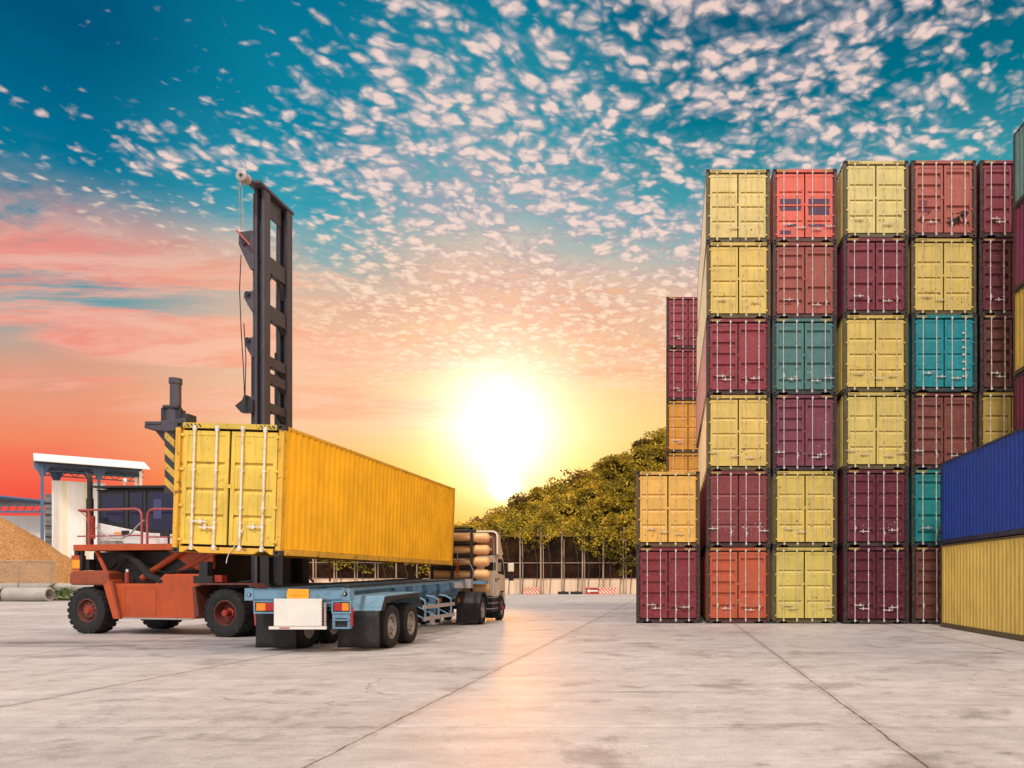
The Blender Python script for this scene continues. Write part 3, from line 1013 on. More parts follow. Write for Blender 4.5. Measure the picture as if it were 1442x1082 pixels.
HB = (0, 1, 0, -1)
c0 = pile(-0.24, 30.10, [
    ("deep maroon ribbed container on the ground, under the warm yellow one at the left", MAR, dict(style="ribbed", handles=(1, -1, 0, -1))),
    ("warm bright yellow container resting on a maroon one, lowest top in the front row", YO, dict(handles=(1, 1, 1, 0))),
])
c1 = pile(2.43, 30.0, [  # pale wallcol in this column: backlight put into the side wall colour
    ("orange ribbed container on the ground between a maroon one and a yellow one", ORNG, dict(style="ribbed", handles=(0, -1, 1, 0))),
    ("brownish maroon container above the orange one, beside the warm yellow one", BROWNMAR, dict(handles=(-1, 0, 0, 1))),
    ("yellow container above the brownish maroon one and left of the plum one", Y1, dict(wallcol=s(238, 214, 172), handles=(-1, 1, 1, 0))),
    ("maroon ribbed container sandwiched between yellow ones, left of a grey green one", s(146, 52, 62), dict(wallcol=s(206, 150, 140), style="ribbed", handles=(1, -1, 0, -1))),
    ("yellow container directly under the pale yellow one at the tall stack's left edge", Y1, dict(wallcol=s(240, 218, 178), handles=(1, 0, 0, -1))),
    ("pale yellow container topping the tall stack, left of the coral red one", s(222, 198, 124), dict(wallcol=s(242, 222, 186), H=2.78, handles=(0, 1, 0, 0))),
])
c2 = pile(4.95, 30.0, [
    ("yellow container on the ground, right of the orange one", s(210, 188, 96), dict(handles=(1, -1, 0, 1))),
    ("yellow container second from the ground, under the plum one", s(218, 190, 96), dict(handles=(1, 1, 0, 0))),
    ("plum purple ribbed container under the grey green one", PLUM, dict(style="ribbed", handles=(-1, 0, 1, -1))),
    ("grey green panelled container under a brick red one, left of a yellow one", TEALG, dict(style="panel", handles=(0, -1, 1, 1))),
    ("brick red ribbed container directly under the coral red one", BRICK, dict(style="ribbed", handles=(1, 0, 1, 0))),
    ("coral red container with dark purple painted patches on top of the stack", CORAL, dict(H=2.78, handles=(1, 1, 1, 1))),
])
c3 = pile(7.56, 29.6, [
    ("very dark wine ribbed container on the ground, right of the yellow ground one", WINED, dict(style="ribbed", handles=(1, -1, 1, -1))),
    ("wine red ribbed container second from the ground, left of a half hidden teal one", WINE, dict(style="five", handles=(0, -1, 0, -1))),
    ("yellow container above the wine red one, right of the plum one", s(218, 194, 106), dict(handles=(-1, -1, 1, 1))),
    ("yellow container left of the bright cyan one, right of the grey green one", s(218, 190, 100), dict(handles=(1, 0, -1, -1))),
    ("maroon container under the palest yellow one, right of a brick red one", s(128, 44, 60), dict(style="panel", handles=(1, 0, 1, 0))),
    ("palest yellow container on top, standing highest between coral red and dusty red ones", YP, dict(handles=(1, 0, 1, 0))),
])
c4 = pile(10.11, 29.6, [
    ("brown ribbed container on the ground, half hidden behind the long yellow side wall", BROWN, dict(style="ribbed", handles=(0, 0, 0, 0))),
    ("dark teal container half hidden behind the blue container, next to the wine red one", s(18, 128, 130), dict(style="panel", handles=(1, 0, 1, 0))),
    ("brick brown ribbed container under the bright cyan one", BRICKD, dict(style="ribbed", handles=(-1, 0, 1, 0))),
    ("bright cyan container with a white notched lock rod under a yellow one", CYAN, dict(style="plain", handles=(1, 1, 1, 0))),
    ("yellow container with rusty scuffs under the dusty red topmost one, above the cyan one", s(216, 188, 102), dict(handles=(1, 1, 0, 0))),
    ("dusty salmon red container on top with sooty black scuffs on its right door", s(176, 92, 80), dict(style="ribbed", handles=(0, -1, 0, 0))),
])
pile(12.66, 29.6, [
    ("dark red container hidden at the ground behind the right hand row", BRICKD, dict(style="ribbed")),
    ("dark brown container hidden second from the ground behind the right hand row", BROWN, dict(style="ribbed")),
    ("olive yellow container partly hidden just above the blue container", YOL, dict()),
    ("dark brown red container in the right hand column beside the cyan one", s(94, 50, 46), dict(style="ribbed")),
    ("dark wine container in the right hand column beside a rusty scuffed yellow one", s(94, 32, 44), dict(style="five", handles=(0, -1, 0, -1))),
    ("maroon container topping the right hand column beside the green side wall", s(130, 48, 64), dict(style="five")),
])

# painted patches and scuffs with a shape of their own
PURPLE = plain("purple_patch_paint", s(84, 52, 82), 0.6, 0, 0.2, 5, 0.3)
top_coral = c2[5]
for u0, u1, z0, z1 in ((-0.94, -0.14, 1.21, 1.355), (-0.94, -0.14, 1.46, 1.67), (0.14, 0.94, 1.05, 1.355), (0.14, 0.94, 1.46, 1.67),
                       (-0.94, -0.52, 0.31, 0.47), (-0.65, -0.30, 0.62, 0.71), (0.14, 0.80, 0.61, 0.70)):
    p = MB(PURPLE)
    p.box(u0, u1, 0.054, 0.060, z0, z1)
    p.build("painted_patch", top_coral)
SCUFF = plain("white_scuff", s(206, 196, 190), 0.7, 0, 0.3, 8, 0.5)
# sawtooth step plate along one rod of the cyan container
p = MB(SCUFF)
for k in range(7):
    z = 0.55 + k * 0.27
    p.prism([(0.68, z), (0.80, z + 0.03), (0.80, z + 0.05), (0.68, z + 0.09)], "y", 0.004, 0.04)
p.build("notched_plate", c4[3])
SOOT = plain("soot_scuff", s(58, 30, 28), 0.8, 0, 0.4, 8, 0.5)
SALMONP = plain("patched_maroon_paint", s(132, 52, 66), 0.7, 0, 0.2, 5, 0.5)
p = MB(SALMONP)
p.box(-0.94, -0.45, 0.054, 0.059, 0.95, 1.10)
p.box(-0.94, -0.60, 0.054, 0.059, 1.22, 1.42)
p.build("painted_patch", c4[5])


def splatter(parent, mat, n, x0, x1, z0, z1, seed, smin=0.012, smax=0.05, y=0.052):
    rnd = random.Random(seed)
    b = MB(mat)
    for _ in range(n):
        cx, cz = rnd.uniform(x0, x1), rnd.uniform(z0, z1)
        r = rnd.uniform(smin, smax)
        k = rnd.randint(5, 8)
        ph = rnd.uniform(0, 6)
        ax, bz = rnd.uniform(0.5, 1.6), rnd.uniform(0.6, 1.8)
        pts = [(cx + ax * r * rnd.uniform(0.6, 1.2) * math.cos(ph + 6.283 * i / k), cz + bz * r * rnd.uniform(0.6, 1.2) * math.sin(ph + 6.283 * i / k)) for i in range(k)]
        b.prism(pts, "y", y, y + 0.004)
    o = b.build("paint_scuffs", parent)
    o["kind"] = "stuff"
    return o


splatter(c4[5], SOOT, 26, 0.12, 0.98, 0.5, 1.0, 3, 0.02, 0.09)
splatter(c4[5], SOOT, 8, -0.9, -0.5, 0.7, 1.5, 4, 0.02, 0.06)

for cont, n_, seed in ((c1[0], 16, 11), (c1[1], 20, 12), (c1[2], 14, 13), (c1[3], 8, 14), (c0[0], 10, 15), (c2[2], 10, 16), (c2[3], 14, 17), (c3[0], 10, 18), (c3[1], 16, 19), (c4[2], 10, 20), (c4[3], 8, 21)):
    splatter(cont, SCUFF, n_, -0.55, 0.98, 0.42, 0.95, seed, 0.006, 0.022, 0.050)
RUSTSPOT = plain("rust_spot", s(70, 40, 26), 0.8, 0, 0.4, 8, 0.5)
for cont, n_, seed in ((c1[5], 12, 31), (c1[4], 16, 32), (c1[2], 14, 33), (c0[1], 22, 34), (c2[0], 18, 35), (c2[1], 14, 36), (c3[2], 14, 37), (c3[3], 16, 38), (c3[5], 12, 39), (c4[4], 30, 40)):
    splatter(cont, RUSTSPOT, n_, -0.98, 0.98, 0.28, 1.0, seed, 0.006, 0.024, 0.050)

# the stack further back, seen past the left edge
pile(0.75, 43.9, [
    ("rear maroon container at the ground behind the front stack", MAR, dict(style="ribbed")),
    ("rear maroon container second from the ground behind the front stack", MAR, dict(style="ribbed")),
    ("amber yellow container far behind, just showing above the warm yellow front one", s(226, 160, 58), dict()),  # amber here and on the next one: sunset glow put into the yellow
    ("amber yellow container in the rear stack directly under the two maroon ones", s(226, 158, 54), dict()),
    ("maroon ribbed container in the rear stack, second from the top", s(146, 50, 64), dict(style="five")),
    ("maroon ribbed container topping the rear stack left of the tall one", s(146, 54, 68), dict(style="five")),
], jit=0.01)

# the right hand rows, seen along their sides
BLUEC = s(6, 58, 150)
ra = pile(9.40 + W / 2, 27.9 - L, [
    ("yellow container on the ground at right with its long ribbed side facing the yard", s(222, 188, 96), dict()),
    ("royal blue container lying on the yellow one with its long side to the yard", BLUEC, dict()),
], jit=0.0)
pile(11.84 + W / 2, 27.6 - L, [
    ("grey container hidden at the bottom of the far right row", s(120, 120, 120), dict()),
    ("brown container hidden second in the far right row", BROWN, dict()),
    ("dark maroon side wall just above the blue container at the right edge", s(112, 32, 52), dict(style="ribbed")),
    ("yellow side wall in the far right row above the dark maroon one", s(206, 168, 70), dict()),
    ("maroon purple side wall in the far right row under the green topmost one", s(124, 38, 78), dict(style="ribbed")),
    ("pale grey green container topping the far right row", s(108, 142, 136), dict(style="panel", H=2.62)),
], zstep=HC + 0.025, jit=0.0)

# the container carried by the handler
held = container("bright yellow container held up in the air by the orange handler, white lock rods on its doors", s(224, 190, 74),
                 (-8.70 - 1.2185, 17.43, 2.235), -1.8, handles=(1, -1, 0, -1), wallcol=(1.0, 0.51, 0.012, 1), doorcol=s(224, 190, 78),  # orange sunset glow put into the side wall colour
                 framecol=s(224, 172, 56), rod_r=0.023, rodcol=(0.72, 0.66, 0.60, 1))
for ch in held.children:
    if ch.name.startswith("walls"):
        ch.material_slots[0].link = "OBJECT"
        ch.material_slots[0].material = SUNSETPAINT
held.rotation_euler[1] = R(1.9)
held["label"] = "bright yellow container lifted above the blue trailer by the orange handler"
RODW = plain("white_rod_paint", s(226, 214, 204), 0.5, 0, 0.15, 6, 0.35, (0.2, 0.12, 0.08, 1))
# the seal cord that hangs from one of its rods
p = MB(RODW)
p.tube([(0.22, -0.02, 0.20), (0.10, -0.03, 0.05), (0.05, -0.03, -0.10), (0.04, -0.03, -0.20)], 0.008, 6)
p.build("seal_cord", held)
# ------------------------------------------------------------------ wheels
def tyre_mesh(r, w, rim_r, lugs=0, n=40):
    """tyre lying along local y (axle), centred"""
    h = w / 2
    b = MB(RUBBER)
    prof = [(-h * 0.80, rim_r), (-h * 0.98, rim_r + (r - rim_r) * 0.35), (-h, rim_r + (r - rim_r) * 0.62), (-h * 0.90, r * 0.955), (-h * 0.74, r),
            (-h * 0.42, r), (-h * 0.40, r * 0.975), (-h * 0.34, r * 0.975), (-h * 0.32, r),
            (h * 0.32, r), (h * 0.34, r * 0.975), (h * 0.40, r * 0.975), (h * 0.42, r),
            (h * 0.74, r), (h * 0.90, r * 0.955), (h, rim_r + (r - rim_r) * 0.62), (h * 0.98, rim_r + (r - rim_r) * 0.35), (h * 0.80, rim_r)]
    b.lathe(prof, (0, 0, 0), "y", n, closed=True)
    for i in range(lugs):
        a = 2 * math.pi * i / lugs
        for sgn in (-1, 1):
            a2 = a + (0.5 * 2 * math.pi / lugs if sgn > 0 else 0)
            c, q = math.cos(a2), math.sin(a2)
            da = 0.30 * 2 * math.pi / lugs
            pts = []
            for rr in (r * 0.95, r * 1.022):
                for yy, off in ((sgn * h * 0.12, 0.35), (sgn * h * 0.97, 0.0)):
                    rr2 = rr if abs(yy) < h * 0.9 else rr * 0.985
                    for d in (-da, da):
                        an = a2 + d + off * da
                        pts.append((rr2 * math.cos(an), yy, rr2 * math.sin(an)))
            p = pts
            b.add(p, [(0, 1, 3, 2), (4, 6, 7, 5), (0, 4, 5, 1), (2, 3, 7, 6), (0, 2, 6, 4), (1, 5, 7, 3)])
    return b.mesh("tyre", 35)


def rim_mesh(rim_r, w, mat, hub, dish=0.10, holes=10, deep=False, face=-1):
    """rim with its outer side at y = face*w/2"""
    b = MB(mat)
    h = w / 2
    f = face
    if deep:
        prof = [(f * h * 0.82, rim_r * 1.02), (f * h * 0.84, rim_r * 0.94), (f * h * 0.2, rim_r * 0.86), (-f * h * 0.15, rim_r * 0.84), (-f * h * 0.2, rim_r * 0.5), (-f * h * 0.2, 0.001)]
    else:
        prof = [(f * h * 0.82, rim_r * 1.02), (f * h * 0.84, rim_r * 0.93), (f * (h * 0.8 - dish), rim_r * 0.84), (f * (h * 0.8 - dish), rim_r * 0.78),
                (f * (h * 0.8 - dish * 0.45), rim_r * 0.66), (f * (h * 0.8 - dish * 0.45), rim_r * 0.40), (f * (h * 0.8 - dish * 0.6), 0.001)]
    b.lathe(prof, (0, 0, 0), "y", 32)
    b.lathe([(-f * h * 0.8, rim_r * 1.02), (-f * h * 0.8, 0.001)], (0, 0, 0), "y", 24)
    base = -f * h * 0.2 if deep else f * (h * 0.8 - dish * 0.45)
    b.use(hub)
    L_ = 0.30 if deep else 0.07
    b.lathe([(base, rim_r * 0.40), (base + f * L_ * 0.3, rim_r * 0.38), (base + f * L_ * 0.35, rim_r * 0.28), (base + f * L_, rim_r * 0.25), (base + f * L_ * 1.05, 0.001)], (0, 0, 0), "y", 20)
    b.use(BLACK)
    for i in range(holes):
        a = 2 * math.pi * i / holes
        rr = rim_r * 0.62 if not deep else rim_r * 0.33
        hr = rim_r * (0.075 if not deep else 0.03)
        c = (rr * math.cos(a), base, rr * math.sin(a))
        b.cyl((c[0], base - f * 0.02, c[2]), (c[0], base + f * 0.012, c[2]), hr, n=8)
    return b.mesh("rim", 35)


def wheel(parent, loc, r, w, rim_r, mat, hub, lugs=0, deep=False, face=-1, axis_x=False, holes=10, dish=0.10):
    p = pivot("wheel", parent, loc)
    if axis_x:
        p.rotation_euler = (0, 0, R(90))      # local -y points towards +x
    obj("tyre", cached(("tyre", r, w, rim_r, lugs), lambda: tyre_mesh(r, w, rim_r, lugs)), p)
    obj("rim", cached(("rim", rim_r, w, mat.name, deep, face, dish), lambda: rim_mesh(rim_r, w, mat, hub, dish, holes, deep, face)), p)
    return p


# ------------------------------------------------------------------ skeletal trailer (origin: middle of its rear bar, on the ground)
TR = thing("container_trailer", "light blue skeletal trailer with a blank white plate below its rear bar", "trailer", (-8.33, 17.8, 0))
def top(ly):
    return 1.475 + 0.019 * ly


b = MB(BLUE, GREYST, BLACK)
b.box(-1.34, 0.96, 0.0, 0.20, 1.225, 1.465)
b.box(-1.37, -1.17, -0.012, 0.26, 1.20, 1.475)
b.box(0.82, 1.0, -0.012, 0.26, 1.20, 1.475)
b.use(BLUE_D)
b.box(-1.16, 0.81, -0.018, 0.0, 1.215, 1.238)
b.box(-1.16, 0.81, -0.012, 0.0, 1.445, 1.468)
b.build("rear_bar", TR, bevel=0.008)
for sx in (-1.27, 0.91):
    p = MB(BLACK)
    p.box(sx - 0.07, sx + 0.07, 0.03, 0.18, 1.475, 1.50)
    p.cyl((sx, 0.1, 1.50), (sx, 0.1, 1.55), 0.045, 0.03, 10)
    p.build("twist_lock", TR)
p = MB(BLUE)
for x0 in (-0.97, -0.32, 0.33):
    p.prism([(x0, 1.215), (x0 + 0.48, 1.215), (x0 + 0.40, 1.13), (x0 + 0.08, 1.13)], "y", 0.03, 0.06)
p.box(-1.04, 0.99, 0.09, 0.15, 1.06, 1.215)
p.build("lower_beam", TR)
for x0, x1, l0, l1 in ((-1.14, -0.66, AMBER, REDLENS), (0.62, 0.995, REDLENS, AMBER)):
    h = MB(BLUE)
    h.box(x0 - 0.03, x1 + 0.03, 0.0, 0.10, 0.905, 0.945)
    h.box(x0 - 0.03, x1 + 0.03, 0.0, 0.10, 1.165, 1.205)
    h.box(x0 - 0.03, x0, 0.0, 0.10, 0.945, 1.165)
    h.box(x1, x1 + 0.03, 0.0, 0.10, 0.945, 1.165)
    h.use(BLACK).box(x0, x1, 0.05, 0.10, 0.945, 1.165)
    hs = h.build("lamp_housing", TR)
    xm = (x0 + x1) / 2
    for a, c, m in ((x0 + 0.02, xm - 0.004, l0), (xm + 0.004, x1 - 0.02, l1)):
        l = MB(m)
        l.box(a, c, 0.005, 0.05, 0.965, 1.145)
        l.build("tail_lamp", hs, bevel=0.012)
p = MB(PLATEM)
p.box(-0.68, 0.40, -0.06, -0.045, 0.63, 1.245)
p.use(REDPL)
for k in range(9):
    p.box(0.385, 0.402, -0.062, -0.043, 0.655 + k * 0.062, 0.685 + k * 0.062)
p.build("white_plate", TR)
p = MB(PLATEM)
p.box(-0.79, 0.50, -0.075, -0.03, 0.555, 0.62)
p.use(REDPL).box(-0.55, -0.32, -0.078, -0.03, 0.57, 0.60)
p.use(GREYST).box(0.43, 0.47, -0.03, 0.02, 0.57, 1.15)
p.build("plate_shelf", TR)
p = MB(ORANGEPL)
p.prism([(-0.385, 1.19), (0.085, 1.18), (0.095, 1.455), (-0.37, 1.465), (-0.40, 1.33)], "y", -0.045, -0.019)
p.box(-0.35, 0.06, -0.054, -0.044, 1.22, 1.25)
p.box(-0.34, 0.06, -0.054, -0.044, 1.32, 1.34)
p.build("orange_plate", TR)
p = MB(BLUE)
p.box(0.60, 1.0, 0.02, 0.12, 0.80, 0.90)
p.box(0.60, 0.66, 0.02, 0.12, 0.56, 0.80)
p.box(0.94, 1.0, 0.02, 0.12, 0.56, 0.80)
p.box(0.66, 0.94, 0.02, 0.12, 0.56, 0.60)
p.box(0.64, 0.98, -0.01, 0.02, 0.745, 0.775)
p.use(BLACK).box(0.66, 0.94, 0.06, 0.12, 0.60, 0.80)
p.build("underrun_bracket", TR)
p = MB(REDLENS)
p.box(1.03, 1.065, -0.01, 0.04, 0.62, 1.05)
p.build("side_reflector", TR)
# main beams, sloping gently up to the gooseneck
for sx in (-0.46, 0.46):
    p = MB(BLUE_D)
    for z0, z1, wd in ((-0.02, 0.0, 0.09), (-0.50, -0.02, 0.012), (-0.52, -0.50, 0.09)):
        y0, y1 = 0.21, 9.9
        p.hexa([(sx - wd, y0, top(y0) + z0), (sx + wd, y0, top(y0) + z0), (sx + wd, y1, top(y1) + z0), (sx - wd, y1, top(y1) + z0),
                (sx - wd, y0, top(y0) + z1), (sx + wd, y0, top(y0) + z1), (sx + wd, y1, top(y1) + z1), (sx - wd, y1, top(y1) + z1)])
    p.build("main_beam", TR)
for sx in (-0.95, 0.90):
    p = MB(BLACK)
    y0, y1 = 0.27, 11.1
    p.hexa([(sx - 0.05, y0, top(y0) + 0.01), (sx + 0.05, y0, top(y0) + 0.01), (sx + 0.05, y1, top(y1) + 0.01), (sx - 0.05, y1, top(y1) + 0.01),
            (sx - 0.05, y0, top(y0) + 0.05), (sx + 0.05, y0, top(y0) + 0.05), (sx + 0.05, y1, top(y1) + 0.05), (sx - 0.05, y1, top(y1) + 0.05)])
    p.use(BLUE)
    p.hexa([(sx - 0.03, y0, top(y0) - 0.07), (sx + 0.03, y0, top(y0) - 0.07), (sx + 0.03, y1, top(y1) - 0.07), (sx - 0.03, y1, top(y1) - 0.07),
            (sx - 0.03, y0, top(y0) + 0.008), (sx + 0.03, y0, top(y0) + 0.008), (sx + 0.03, y1, top(y1) + 0.008), (sx - 0.03, y1, top(y1) + 0.008)])
    p.build("side_rail", TR)
for ly in (4.1, 5.5, 6.9, 8.3):
    for sx in (-1, 1):
        p = MB(BLUE_D)
        p.prism([(sx * 0.475, top(ly) - 0.08), (sx * 0.98, top(ly) - 0.08), (sx * 0.98, top(ly) - 0.20), (sx * 0.475, top(ly) - 0.46)], "y", ly, ly + 0.06)
        p.build("outrigger", TR)
p = MB(GREYST)
p.box(-1.10, 1.14, 10.0, 10.32, top(10) - 0.30, top(10) + 0.02)
p.build("front_bolster", TR, bevel=0.01)
p = MB(BLUE_D)
for sx in (-0.46, 0.46):
    p.prism([(9.92, 0.98), (9.92, top(9.9)), (12.9, 1.60), (12.9, 1.40), (11.4, 1.36), (10.7, 1.22), (10.3, 0.98)], "x", sx - 0.06, sx + 0.06)
p.box(-0.40, 0.40, 11.2, 12.9, 1.38, 1.44)
p.build("gooseneck", TR)
p = MB(BLUE)
p.box(-0.5, 1.10, 12.35, 12.75, 1.50, 1.62)
p.build("neck_end_beam", TR)
for sx in (-0.70, 0.70):
    p = MB(BLUE_D)
    p.box(sx - 0.09, sx + 0.09, 6.95, 7.13, 0.62, 1.20)
    p.use(GREYST).box(sx - 0.065, sx + 0.065, 6.975, 7.105, 0.30, 0.62)
    p.box(sx - 0.14, sx + 0.14, 6.87, 7.21, 0.26, 0.30)
    p.build("landing_leg", TR)
for ly in (1.60, 3.0):
    p = MB(BLACK)
    p.box(-1.0, 1.0, ly - 0.08, ly + 0.08, 0.45, 0.61)
    for sx in (-0.5, 0.5):
        p.box(sx - 0.06, sx + 0.06, ly - 0.6, ly + 0.6, 0.66, 0.78)
        p.box(sx - 0.08, sx + 0.08, ly - 0.07, ly + 0.07, 0.58, 0.95)
    p.build("axle", TR)
    for sx in (-1, 1):
        wheel(TR, (sx * 1.235, ly, 0.53), 0.53, 0.37, 0.305, RIMM, RIMM, axis_x=True, face=-sx, dish=0.10)
        wheel(TR, (sx * 0.80, ly, 0.53), 0.53, 0.37, 0.305, RIMM, BLACK, axis_x=True, face=-sx, dish=0.10)
for sx in (-1, 1):
    x0, x1 = (0.60, 1.43) if sx > 0 else (-1.43, -0.60)
    prof = [(0.72, 0.94), (0.98, 1.29), (3.42, 1.345), (3.80, 0.92)]
    p = MB(BLUE)
    outer = prof
    inner = [(a, z - 0.035) if 0.8 < a < 3.6 else (a + (0.03 if a < 1 else -0.03), z) for a, z in prof]
    p.prism(outer + inner[::-1], "x", x0, x1)
    # black side sheet stands in for the dark gap under the open fender
    xe = x1 if sx > 0 else x0
    p.use(BLACK)
    p.prism([(0.74, 0.95), (0.99, 1.262), (3.42, 1.315), (3.79, 0.92), (3.66, 0.92), (3.30, 1.17), (2.35, 1.20), (2.3, 1.10), (2.25, 1.20), (1.10, 1.13), (0.92, 0.92)], "x", xe - sx * 0.002, xe + sx * 0.012)
    p.use(BLUE)
    p.hexa([(x0 + .06, 0.80, 1.0), (x1 - .06, 0.80, 1.0), (x1 - .06, 0.81, 1.03), (x0 + .06, 0.81, 1.03),
            (x0 + .06, 0.775, 1.01), (x1 - .06, 0.775, 1.01), (x1 - .06, 0.785, 1.04), (x0 + .06, 0.785, 1.04)])
    p.build("wheel_fender", TR)
    f = MB(FLAPM)
    xa, xb = (0.42, 1.40) if sx > 0 else (-1.50, -0.56)
    pts = []
    for i in range(7):
        for k in range(6):
            u, v = i / 6, k / 5
            pts.append((xa + (xb - xa) * u, 0.70 + 0.03 * math.sin(u * 7 + v * 2) - 0.05 * v * 0 + 0.02 * (1 - v), 0.075 + v * 0.86))
    f.add(pts, [(i * 6 + k, i * 6 + k + 1, (i + 1) * 6 + k + 1, (i + 1) * 6 + k) for i in range(6) for k in range(5)])
    fo = f.build("mudflap", TR, smooth=60)
    sol = fo.modifiers.new("thickness", "SOLIDIFY")
    sol.thickness = 0.015
p = MB(BLACK)
for k, sx in enumerate((-0.28, -0.18, 0.2, 0.3)):
    p.tube([(sx, 0.25, 1.30), (sx + 0.03, 1.2, 1.12 - 0.03 * k), (sx - 0.02, 2.4, 1.18), (sx + 0.04, 4.0, 1.10 + 0.02 * k), (sx, 6.0, 1.2), (sx, 9.5, 1.35)], 0.018, 5)
p.build("brake_hoses", TR)
for x0, z0, w_, h_ in ((-1.29, 1.28, 0.07, 0.10), (0.86, 1.30, 0.09, 0.09)):
    q = MB(BLACK)
    q.cyl((x0 + w_ / 2, -0.016, z0 + h_ / 2), (x0 + w_ / 2, -0.010, z0 + h_ / 2), w_ * 0.62, n=14)
    q.use(PLATEM)
    q.box(x0 + 0.015, x0 + 0.035, -0.020, -0.016, z0 + 0.03, z0 + 0.08)
    q.build("lashing_eye", TR)
# tubular side guards
for sx in (1, -1):
    p = MB(GREYST)
    xg = sx * 1.40
    p.box(xg - 0.025, xg + 0.025, 3.95, 7.0, 0.86, 0.96)
    p.box(xg - 0.025, xg + 0.025, 3.95, 7.0, 0.53, 0.63)
    p.build("side_guard_rail", TR)
    for ly in (4.25, 5.5, 6.8):
        p = MB(BLUE)
        p.tube([(sx * 0.98, ly, 1.20), (xg - sx * 0.2, ly, 1.16), (xg - sx * 0.05, ly, 1.08), (xg - sx * 0.04, ly, 0.95), (xg - sx * 0.04, ly, 0.50)], 0.03, 8)
        p.tube([(sx * 0.48, ly, 1.0), (xg - sx * 0.04, ly, 0.56)], 0.022, 6)
        p.build("guard_bracket", TR)
p = MB(BLACK)
p.box(-0.38, 0.38, 5.1, 6.2, 0.55, 0.95)
p.cyl((-0.3, 4.7, 0.7), (0.3, 4.7, 0.7), 0.16, n=16)
p.build("air_tank", TR)

# ------------------------------------------------------------------ tractor unit (origin under its rear axle side, on the ground)
TK = thing("tractor_truck", "cream cab truck with a rack of peach gas cylinders behind its cab", "truck", (-8.35, 29.0, 0))
p = MB(BLACK)
for sx in (-0.42, 0.42):
    p.box(sx - 0.05, sx + 0.05, -0.7, 4.1, 0.72, 1.0)
p.box(-0.6, 0.6, 0.1, 1.1, 1.0, 1.12)
p.box(-0.42, 0.42, 2.0, 4.2, 0.55, 1.05)
p.box(-1.1, -0.55, 1.5, 2.7, 0.45, 0.95)
p.build("chassis", TK)
for sx in (-1, 1):
    wheel(TK, (sx * 1.03, 0.58, 0.52), 0.52, 0.31, 0.29, RIMM, RIMM, axis_x=True, face=-sx)
    wheel(TK, (sx * 0.66, 0.58, 0.52), 0.52, 0.31, 0.29, RIMM, BLACK, axis_x=True, face=-sx)
    wheel(TK, (sx * 1.06, 3.72, 0.50), 0.50, 0.28, 0.29, RIMM, HUBRED, axis_x=True, face=-sx)
    # arched rear fender
    p = MB(BLACK)
    arc = [(0.58 + 0.66 * math.cos(a), 0.58 + 0.64 * math.sin(a)) for a in [R(8) + R(164) * i / 10 for i in range(11)]]
    arci = [(0.58 + 0.62 * math.cos(a), 0.58 + 0.60 * math.sin(a)) for a in [R(8) + R(164) * i / 10 for i in range(11)]]
    x0, x1 = (0.36, 1.2) if sx > 0 else (-1.2, -0.36)
    p.prism(arc + arci[::-1], "x", x0, x1)
    p.build("wheel_fender", TK)
    f = MB(FLAPM)
    f.prism([(x0 - 0.02, 0.07), (x1 - 0.03, 0.07), (x1, 0.80), (x0, 0.80)], "y", -0.10, -0.085)
    f.build("mudflap", TK)
for xs in (0.22, -0.44):
    h = MB(BLACK)
    h.box(xs - 0.02, xs + 0.32, -0.25, -0.14, 0.82, 1.02)
    hs = h.build("lamp_housing", TK)
    for a, c, m in ((xs, xs + 0.14, REDLENS), (xs + 0.15, xs + 0.30, AMBER)):
        l = MB(m)
        l.box(a, c, -0.275, -0.25, 0.84, 1.0)
        l.build("tail_lamp", hs)
# gas cylinder rack
p = MB(BLACK)
for xx in (-1.0, -0.22, 0.52):
    p.box(xx - 0.045, xx + 0.045, 1.36, 1.46, 0.95, 3.66)
p.box(-1.06, 0.58, 1.36, 1.46, 3.60, 3.68)
p.box(-1.06, 0.58, 1.38, 1.46, 0.95, 1.02)
p.box(-1.12, 0.56, 1.95, 2.0, 1.0, 3.62)
for z in (3.06, 2.60, 2.12, 1.62):
    p.box(-1.06, 0.60, 1.40, 1.95, z - 0.03, z + 0.03)
rack = p.build("cylinder_rack", TK)
for z in (3.30, 2.83, 2.37, 1.87, 1.36):
    q = MB(TANKM)
    x0, x1, r = -1.22, 1.16, 0.185
    prof = [(x0, 0.03)] + [(x0 + 0.14 - 0.14 * math.cos(R(a)), r * math.sin(R(a))) for a in (25, 45, 65, 90)] + \
           [(x1 - 0.14 + 0.14 * math.cos(R(a)), r * math.sin(R(a))) for a in (90, 65, 45, 25)] + [(x1, 0.03)]
    q.lathe(prof, (0, 1.72, z), "x", 24)
    q.use(GREYST).cyl((x1 - 0.01, 1.72, z), (x1 + 0.07, 1.72, z), 0.028, n=8)
    q.box(x1 + 0.03, x1 + 0.07, 1.70, 1.74, z, z + 0.07)
    q.build("gas_cylinder", TK, smooth=45)
p = MB(GREYST)
p.tube([(1.22, 1.72, 3.34), (1.30, 1.74, 3.28), (1.31, 1.75, 2.6), (1.30, 1.75, 1.7), (1.23, 1.72, 1.0)], 0.012, 6)
p.build("gas_line", TK)
p = MB(ORHOSE)
pts = [(0.02 + 0.07 * math.cos(a), 1.28 + 0.05 * math.sin(a), 2.42 - 0.75 * a / (16 * math.pi)) for a in [16 * math.pi * i / 128 for i in range(129)]]
p.tube(pts, 0.014, 5)
p.tube([pts[-1], (-0.1, 1.25, 1.58), (-0.25, 1.2, 1.42)], 0.014, 5)
p.build("air_hose", TK)
p = MB(GREYST)
p.tube([(0.15, 1.30, 2.40), (0.5, 1.22, 2.30), (0.68, 1.2, 1.95), (0.6, 1.25, 1.62)], 0.014, 5)
p.box(-0.30, 0.34, 1.26, 1.30, 2.42, 2.46)
